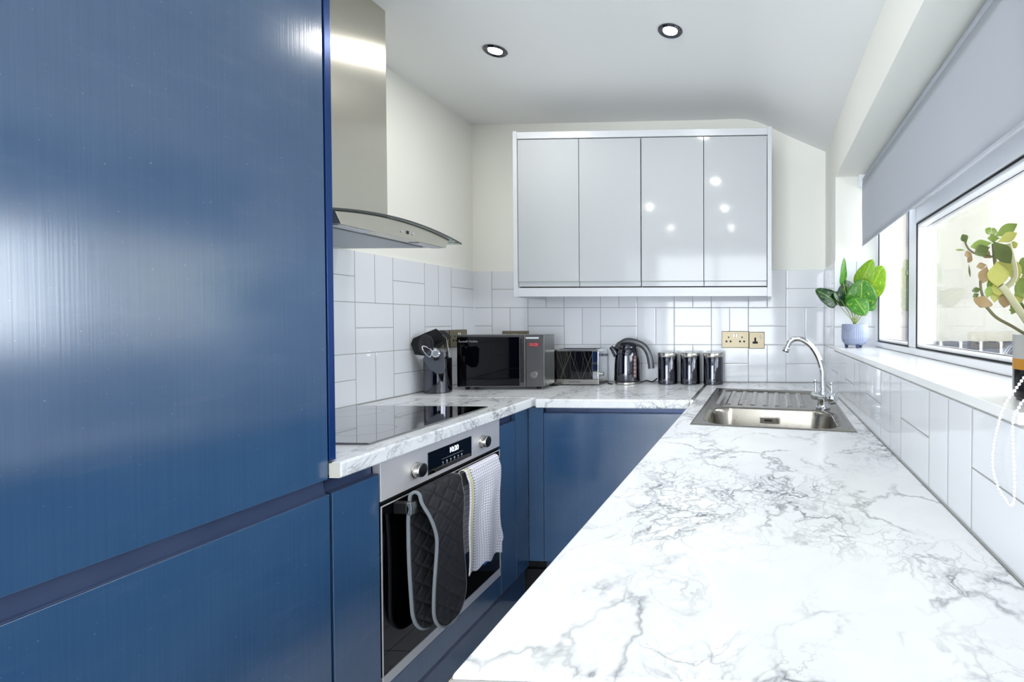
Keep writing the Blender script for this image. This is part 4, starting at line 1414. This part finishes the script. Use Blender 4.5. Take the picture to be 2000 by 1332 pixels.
def sheet(path_fn, nu_, nv_):
    return [[path_fn(i / (nu_ - 1), j / (nv_ - 1)) for i in range(nu_)] for j in range(nv_)]


t = thing('oven_mitt', (-0.94, 1.43, 0.75), 'charcoal quilted oven mitt with grey piping hung over the oven handle', 'oven mitt')
# outline of the front flap in (y, z): left edge, right edge by height fraction


def mitt_edges(v, back=False):
    # v 0 top .. 1 bottom
    zt, zb = 0.752, (0.352 if back else 0.334)
    z = zt + (zb - zt) * v
    r = 0.088
    L = 1.325 + 0.040 * sstep(0, 0.35, v) + 0.006 * math.sin(v * 7)
    Rr = 1.497 + 0.022 * sstep(0.3, 0.8, v)
    if back:
        L -= 0.0 - 0.004 * math.sin(v * 5)
        L = 1.322 + 0.012 * v
        Rr = 1.470
    hz = z - zb
    if hz < r:
        c_ = (L + Rr) / 2
        k_ = math.sqrt(max(0.0, 1 - ((r - hz) / r) ** 2))
        L, Rr = c_ + (L - c_) * k_, c_ + (Rr - c_) * k_
    return L, Rr, z


def flap(xbase, back):
    nu_, nv_ = 24, 60
    rows_ = []
    for j in range(nv_):
        v = (j / (nv_ - 1))
        v = 1 - (1 - v) ** 1.35 if v > 0 else 0
        L, Rr, z = mitt_edges(min(v, 0.9995), back)
        row = []
        for i in range(nu_):
            u = i / (nu_ - 1)
            y = L + (Rr - L) * u
            x = xbase + (-0.004 if back else 0.006) * math.sin(v * 4 + u * 2) + (0.010 * sstep(0, 0.15, v) if not back else -0.004 * sstep(0, 0.15, v))
            row.append((x, y, z))
        rows_.append(row)
    return rows_, nu_, nv_


rf, a_, b_ = flap(-0.938, False)
rb, _, _ = flap(-0.966, True)
# fold over the bar between the two flaps
fold = []
for k in range(1, 10):
    an = math.pi * k / 10
    top_f, top_b = rf[0], rb[0]
    row = []
    for i in range(a_):
        s_ = (1 - math.cos(an)) / 2
        x = top_b[i][0] * (1 - s_) + top_f[i][0] * s_
        y = top_b[i][1] * (1 - s_) + top_f[i][1] * s_
        row.append((x, y, 0.752 + 0.016 * math.sin(an)))
    fold.append(row)
full = rb[::-1] + fold + rf
build('quilted_body', MB().grid(full, a_, len(full)), M['mitt'], t, smooth=True, solid=0.009)
ed = [Vector(r[0]) for r in full] + [Vector(r[-1]) for r in full[::-1]]
pip = [full[j][0] for j in range(len(full))]
pp = MB()
left = [Vector(r[0]) for r in full]
right = [Vector(r[-1]) for r in full]
loop = left + right[::-1]
loop = [p for i, p in enumerate(loop) if i == 0 or (p - loop[i - 1]).length > 0.002]
pp.tube(loop + [loop[0]], 0.0048, 10, cap=False)
build('piping', pp, M['piping'], t, smooth=True, label='grey piping around the edge')

t = thing('tea_towel', (-0.94, 1.64, 0.75), 'white checked tea towel draped over the oven handle right of the mitt', 'tea towel')


def towel_front(u, v):
    y = 1.530 + 0.198 * u + 0.006 * math.sin(v * 3 + 1) * (1 - u) + 0.004 * math.sin(v * 9)
    zb = 0.432 - 0.012 * u + 0.006 * math.sin(u * 17)
    if u > 0.85:
        y += 0.010 * sstep(0.7, 0.85, v) * (1 - sstep(0.86, 0.90, v))
    z = 0.752 + (zb - 0.752) * v
    x = -0.9365 + 0.007 * sstep(0, 0.1, v) + 0.004 * math.sin(u * 11 + v * 2) * sstep(0.0, 0.4, v)
    return (x, y, z)


def towel_back(u, v):
    y = 1.538 + 0.200 * u
    z = 0.752 + (0.48 - 0.752) * v
    return (-0.9645 - 0.004 * math.sin(u * 8) * v, y, z)


nu_ = 50
F_ = sheet(towel_front, nu_, 70)
B_ = sheet(towel_back, nu_, 30)
fold = []
for k in range(1, 8):
    an = math.pi * k / 8
    s_ = (1 - math.cos(an)) / 2
    fold.append([(B_[0][i][0] * (1 - s_) + F_[0][i][0] * s_, B_[0][i][1] * (1 - s_) + F_[0][i][1] * s_, 0.752 + 0.012 * math.sin(an)) for i in range(nu_)])
full = B_[::-1] + fold + F_
build('cloth', MB().grid(full, nu_, len(full)), M['towel'], t, smooth=True, solid=0.003, uv=True)
build('tag', box(-0.951, -0.949, 1.655, 1.70, 0.405, 0.440), M['blue_tag'], t, label='small blue tag at the hem')

# ------------------------------------------------------------------ roller blind
t = thing('roller_blind', (0.445, 1.46, 1.58), 'grey roller blind half drawn down across the window', 'blind')
XBL = 0.440
nb = 60
rws = []
for j, z in enumerate((1.850, 1.80, 1.72, 1.65, 1.60, 1.574)):
    rws.append([(XBL + 0.0015 * math.sin(i * 0.7 + j) * (j > 1), 0.664 + (2.262 - 0.664) * i / (nb - 1), z) for i in range(nb)])
build('fabric', MB().grid(rws, nb, 6), M['blind'], t, smooth=True, solid=0.0012)
build('bottom_bar', MB().tube([(XBL + 0.001, 0.666, 1.573), (XBL + 0.001, 2.260, 1.573)], 0.003, 12), M['blind'], t, smooth=True)
build('roller_tube', MB().tube([(XBL + 0.019, 0.662, 1.862), (XBL + 0.019, 2.266, 1.862)], 0.019, 24), M['blind'], t, smooth=True)
build('bracket', box(0.425, 0.485, 2.268, 2.272, 1.835, Z_SOF - 0.001).box(0.425, 0.485, 0.654, 0.658, 1.835, Z_SOF - 0.001), M['pvc'], t)
cp_ = [(0.440, 0.661, 1.845), (0.405, 0.661, 1.50), (0.365, 0.661, 1.215), (0.345, 0.658, 1.180), (0.322, 0.653, 1.150), (0.3075, 0.655, 1.125), (0.3065, 0.674, 1.085), (0.3065, 0.682, 1.055), (0.3065, 0.679, 1.035), (0.3065, 0.664, 1.018), (0.3065, 0.645, 1.010), (0.3065, 0.632, 1.008), (0.3065, 0.624, 1.018), (0.3065, 0.624, 1.05), (0.3065, 0.628, 1.085), (0.3065, 0.628, 1.115), (0.312, 0.622, 1.135), (0.318, 0.617, 1.16), (0.318, 0.612, 1.30), (0.312, 0.612, 1.60), (0.312, 0.62, 1.83)]
path = smooth_path(cp_, 30)
bd = MB()
acc = 0.0
last = None
pos_ = []
step = 0.0052
for a, b in zip(path, path[1:]):
    L = (b - a).length
    while acc <= L:
        pos_.append(a + (b - a) * (acc / L))
        acc += step
    acc -= L
for p in pos_:
    bd.sphere(p, 0.0021, 10, 6)
build('bead_chain', bd, M['bead'], t, smooth=True, label='white beaded pull chain')
build('chain_cord', MB().tube(path, 0.0005, 6), M['bead'], t)

# ------------------------------------------------------------------ potted plant on the sill
PX, PY = 0.396, 2.19
ZSL = 1.121
t = thing('potted_plant', (PX, PY, ZSL), 'leafy green plant in a ribbed blue-grey footed pot at the far sill end', 'plant')
pf = [(0.0, 0.014), (0.030, 0.0125), (0.044, 0.017), (0.0525, 0.030), (0.0555, 0.045), (0.0555, 0.103), (0.0525, 0.103), (0.0520, 0.094), (0.0, 0.094)]
pm = MB()
nn = 96
vs, fs = [], []
for j, (r, hh) in enumerate(pf):
    for i in range(nn):
        a = 2 * math.pi * i / nn
        rr = r
        if j in (3, 4):
            rr = r + 0.0010 * math.cos(a * 32)
        vs.append((PX + rr * math.cos(a), PY + rr * math.sin(a), ZSL + hh))
for j in range(len(pf) - 1):
    for i in range(nn):
        k = (i + 1) % nn
        fs.append((j * nn + i, (j + 1) * nn + i, (j + 1) * nn + k, j * nn + k))
pm.add(vs, fs)
pot = build('pot', pm, M['pot'], t, smooth=True, angle=50)
rb_ = MB()
for i in range(40):
    a = 2 * math.pi * i / 40
    hh = 0.078 + 0.010 * math.cos(a * 4)
    rb_.tube([(PX + 0.0556 * math.cos(a), PY + 0.0556 * math.sin(a), ZSL + 0.040), (PX + 0.0556 * math.cos(a), PY + 0.0556 * math.sin(a), ZSL + hh)], 0.0011, 6)
build('ribs', rb_, P('pale_ribs', srgb(166, 176, 198), 0.5), pot, smooth=True)
for k in range(3):
    a = math.radians(-90 + 120 * k + 8)
    build('foot', MB().lathe([(0.0, 0.0), (0.0055, 0.0), (0.009, 0.016), (0.009, 0.019)], (PX + 0.036 * math.cos(a), PY + 0.036 * math.sin(a), ZSL + 0.0005), 16), M['pot_foot'], pot, smooth=True)
build('soil', MB().lathe([(0.0, 0.0), (0.0518, 0.0), (0.0518, 0.002), (0, 0.004)], (PX, PY, ZSL + 0.0945), 32), M['soil'], t, smooth=True)


def heart_leaf(length, width, cup=0.15, tip=1.0):
    """leaf mesh in local frame: base at origin, grows along +z, faces -y"""
    nu_, nv_ = 13, 17
    rows_ = []
    for j in range(nv_):
        v = j / (nv_ - 1)
        w = math.sin(math.pi * min(1, v ** 0.66)) ** 0.52 if 0 < v < 1 else 0.0
        w = w * (1 - 0.15 * v)
        w *= width / 2 * 1.05
        row = []
        for i in range(nu_):
            u = i / (nu_ - 1) * 2 - 1
            x = u * w * 1.25
            z = v * length - 0.14 * length * abs(u) ** 1.5 * (1 - v) * 0.9
            y = -cup * width * (1 - abs(u)) * 0.35 + cup * length * (v - 0.5) ** 2 * 0.9 + 0.02 * width * math.sin(v * 12) * abs(u)
            row.append((x, y, z))
        rows_.append(row)
    return rows_, nu_, nv_


def leaf(parent, base, tip, width, face_yaw, mat, roll=0.0, name='leaf'):
    """place a leaf from base to tip (world points); face_yaw turns the blade about its length"""
    b, tp = Vector(base), Vector(tip)
    d = tp - b
    L = d.length
    rows_, nu_, nv_ = heart_leaf(L, width)
    ez = d.normalized()
    fy = Vector((math.sin(math.radians(face_yaw)), -math.cos(math.radians(face_yaw)), roll))
    ey = -(fy - ez * fy.dot(ez)).normalized()
    ex = ey.cross(ez)
    Rm = Matrix((ex, ey, ez)).transposed()
    rows_ = [[tuple(b + Rm @ Vector(p)) for p in r] for r in rows_]
    return build(name, MB().grid(rows_, nu_, nv_), mat, parent, smooth=True, uv=True, solid=0.0008, angle=80)


def W(px, py, dy=0.0):
    """plant-local layout grid: 2.15 mm per unit, measured from the pot base"""
    return (PX + (px - 1669) * 0.00220, PY + dy, ZSL + (677 - py) * 0.00215)


stem_o = (PX, PY, ZSL + 0.096)
LV = [  # base, tip, width, yaw, mat, dy
    ((1672, 605), (1645, 0), 0, 0, None, 0),
]
leaves = [
    (W(1645, 546, -0.01), W(1647, 497, -0.02), 0.044, 50, 'leaf_mid', 0.1),
    (W(1698, 566, 0.02), W(1722, 512, -0.005), 0.088, 10, 'leaf_lime', 0.25),
    (W(1680, 548, 0.01), W(1702, 500, -0.01), 0.062, -12, 'leaf_lime', 0.2),
    (W(1678, 591, -0.02), W(1679, 540, -0.045), 0.108, -4, 'leaf_mid', 0.35),
    (W(1665, 578, -0.035), W(1685, 612, -0.060), 0.082, 0, 'leaf_mid', 0.6),
    (W(1631, 584, -0.01), W(1591, 560, -0.02), 0.066, 6, 'leaf_dark', 0.5),
    (W(1640, 578, 0.0), W(1626, 566, -0.02), 0.040, 20, 'leaf_dark', 0.5),
    (W(1657, 588, 0.01), W(1652, 541, 0.0), 0.090, 16, 'leaf_dark', 0.25),
    (W(1690, 598, 0.0), W(1696, 560, 0.01), 0.070, 8, 'leaf_mid', 0.3),
]
for k, (b, tp, w_, yw, mt, rl) in enumerate(leaves):
    leaf(t, b, tp, w_, yw, M[mt], rl)
    mid = ((b[0] + PX) / 2 + 0.003 * (k - 4) * 0.3, (b[1] + PY) / 2, (b[2] + stem_o[2]) / 2 + 0.004)
    o_ = (PX + 0.006 * math.cos(k * 1.3), PY + 0.006 * math.sin(k * 1.3), stem_o[2])
    build('stem', MB().tube(smooth_path([o_, mid, b], 5), 0.0017 if k not in (5,) else 0.0012, 8), M['stem'], t, smooth=True)

# ------------------------------------------------------------------ jade plant in cylinder pot
JX, JY = 0.412, 0.745
t = thing('jade_plant', (JX, JY, ZSL), 'jade plant in a grey, ochre and black cylinder pot at the near sill end', 'plant')
JR = 0.0455
JH = 0.0945
pot = build('pot', MB().lathe([(0.0, 0.0), (0.040, 0.0), (0.044, 0.004), (JR, 0.016), (JR, 0.0445)], (JX, JY, ZSL + 0.0005), 56), M['black_glaze'], t, smooth=True, label='glossy black lower part of the pot')
build('ochre_band', MB().lathe([(JR, 0.0446), (JR, 0.0600)], (JX, JY, ZSL + 0.0005), 56), M['ochre'], pot, smooth=True)
build('concrete_rim', MB().lathe([(JR, 0.0601), (JR, JH), (JR - 0.004, JH), (JR - 0.004, 0.082), (0, 0.082)], (JX, JY, ZSL + 0.0005), 56), M['concrete'], pot, smooth=True)
KX_ = 0.00079


def J(px, py, dy=0.0):
    """jade plant layout grid: 0.79 mm per unit at the pot's depth"""
    y = JY + dy
    s_ = y / 0.745
    return (((px - 1486) / 979 + 0.0) * y, y, CAM_Z - (py - 628) / 979 * y)


stems = [([(2026, 648), (1998, 640), (1970, 602), (1950, 573), (1938, 560)], 0.0052, 'stem_pale', 0.0),
         ([(2024, 662), (1994, 655), (1958, 636), (1930, 620), (1912, 600)], 0.0022, 'stem_dark', -0.01),
         ([(1938, 562), (1928, 520), (1924, 480)], 0.0026, 'stem_dark', 0.0),
         ([(1926, 505), (1895, 500), (1878, 490), (1870, 474)], 0.0014, 'stem_dark', 0.0),
         ([(1945, 566), (1965, 540), (1952, 480)], 0.0042, 'stem_pale', 0.01),
         ([(1912, 600), (1902, 570), (1900, 550)], 0.0018, 'stem_dark', -0.01),
         ([(1998, 645), (1990, 675)], 0.0018, 'stem_dark', 0.0)]
root_pt = (JX - 0.004, JY, ZSL + 0.084)
for pts, r, mt, dy in stems:
    q = [J(px, py, dy) for px, py in pts]
    if pts[0][0] > 2010:
        q = [root_pt, (q[0][0], q[0][1], max(q[0][2], ZSL + 0.10))] + q[1:]
    build('stem', MB().tube(smooth_path(q, 5), r, 10), M[mt], t, smooth=True)


def jleaf(b, tp, w_, mat, dy=0.0, dy2=None, yaw=0.0, th=0.0034):
    B, T = Vector(J(*b, dy)), Vector(J(*tp, dy if dy2 is None else dy2))
    d = T - B
    L = d.length
    W_ = w_ * KX_
    ez = d.normalized()
    fy = Vector((math.sin(math.radians(yaw)), -math.cos(math.radians(yaw)), 0.1))
    ey = (fy - ez * fy.dot(ez)).normalized()
    ex = ey.cross(ez)
    n_, m_ = 14, 12
    vs, fs = [], []
    for j in range(m_ + 1):
        v = j / m_
        w = (math.sin(math.pi * v ** 1.15) ** 0.95) * (0.65 + 0.35 * sstep(0, 0.5, v)) if 0 < v < 1 else 0.02
        for i in range(n_):
            a = 2 * math.pi * i / n_
            x = W_ / 2 * w * math.cos(a)
            y = th / 2 * (w ** 0.6) * math.sin(a) + 0.12 * W_ * (abs(math.cos(a)) ** 2) * w + 0.10 * L * (v - 0.5) ** 2
            p = B + ex * x + ey * y + ez * (v * L)
            vs.append(tuple(p))
    for j in range(m_):
        for i in range(n_):
            k = (i + 1) % n_
            fs.append((j * n_ + i, (j + 1) * n_ + i, (j + 1) * n_ + k, j * n_ + k))
    fs.append(tuple(range(n_)))
    fs.append(tuple(range(m_ * n_ + n_ - 1, m_ * n_ - 1, -1)))
    return build('leaf', MB().add(vs, fs), M[mat], t, smooth=True, angle=80)


JL = [((1924, 468), (1968, 443), 18, 'succ_green', 0.005, 0), ((1930, 478), (1968, 460), 16, 'succ_yellow', 0.0, 0),
      ((1922, 462), (1908, 452), 15, 'succ_green', 0.0, 30), ((1918, 465), (1926, 450), 14, 'succ_green', 0.008, -20),
      ((1922, 478), (1880, 486), 16, 'succ_green', -0.004, 20), ((1918, 486), (1888, 500), 19, 'succ_dark', -0.008, 0),
      ((1921, 474), (1956, 518), 27, 'succ_dark', -0.012, 0), ((1874, 478), (1865, 462), 13, 'succ_dark', 0.0, 0),
      ((1930, 512), (1932, 562), 34, 'succ_yellow', -0.003, 0), ((1912, 522), (1902, 556), 20, 'succ_rust', 0.0, 0),
      ((1920, 508), (1902, 494), 14, 'succ_rust', 0.004, 0), ((1912, 520), (1892, 524), 11, 'succ_rust', 0.0, 0),
      ((1884, 498), (1870, 502), 12, 'succ_rust', 0.0, 0), ((1884, 500), (1876, 516), 11, 'succ_rust', 0.003, 30),
      ((1878, 518), (1881, 544), 3, 'succ_dark', 0.0, 0), ((1872, 492), (1852, 491), 3, 'succ_green', 0.0, 0),
      ((1908, 578), (1900, 602), 30, 'succ_rust', -0.012, 0), ((1902, 566), (1884, 570), 9, 'succ_dark', -0.010, 0),
      ((1932, 548), (1934, 580), 26, 'succ_yellow', 0.004, 0), ((1948, 572), (1944, 602), 22, 'succ_rust', 0.006, 0),
      ((1928, 560), (1926, 592), 16, 'succ_yellow', 0.008, 0), ((1958, 500), (1966, 556), 22, 'succ_yellow', 0.012, 0),
      ((1952, 486), (1970, 480), 12, 'succ_yellow', 0.012, 0), ((1972, 610), (1958, 590), 18, 'succ_green', 0.012, 0),
      ((1990, 590), (1972, 545), 34, 'succ_green', 0.016, 0), ((2000, 520), (1968, 530), 32, 'succ_green', 0.016, 0),
      ((2004, 500), (1982, 486), 22, 'succ_dark', 0.014, 0), ((2004, 545), (1974, 560), 30, 'succ_yellow', 0.02, 0),
      ((1960, 600), (1985, 608), 20, 'succ_dark', 0.012, 0), ((1960, 612), (1962, 604), 14, 'succ_green', 0.01, 0),
      ((1990, 662), (1974, 676), 9, 'succ_dark', 0.0, 0), ((1992, 664), (1980, 684), 11, 'succ_rust', 0.0, 0),
      ((1966, 612), (1958, 606), 12, 'succ_green', 0.01, 0), ((1988, 612), (1960, 600), 16, 'succ_green', 0.014, 0),
      ((1940, 500), (1946, 548), 26, 'succ_yellow', 0.010, 0), ((1918, 540), (1922, 575), 20, 'succ_green', 0.006, 15),
         ((1936, 470), (1912, 470), 12, 'succ_green', 0.008, 0), ((1896, 496), (1912, 480), 12, 'succ_dark', -0.004, 0),
         ((1955, 560), (1935, 590), 18, 'succ_rust', 0.012, 0), ((1978, 596), (1966, 570), 18, 'succ_yellow', 0.016, 0),
         ((1996, 560), (2010, 590), 26, 'succ_green', 0.022, 0), ((1984, 500), (1990, 540), 26, 'succ_yellow', 0.020, 0),
      ((1912, 585), (1918, 560), 12, 'succ_green', -0.010, 0), ((1898, 575), (1886, 582), 8, 'succ_dark', -0.012, 0)]
for b, tp, w_, mt, dy, yw in JL:
    jleaf(b, tp, w_ * 1.18, mt, dy, None, yw)
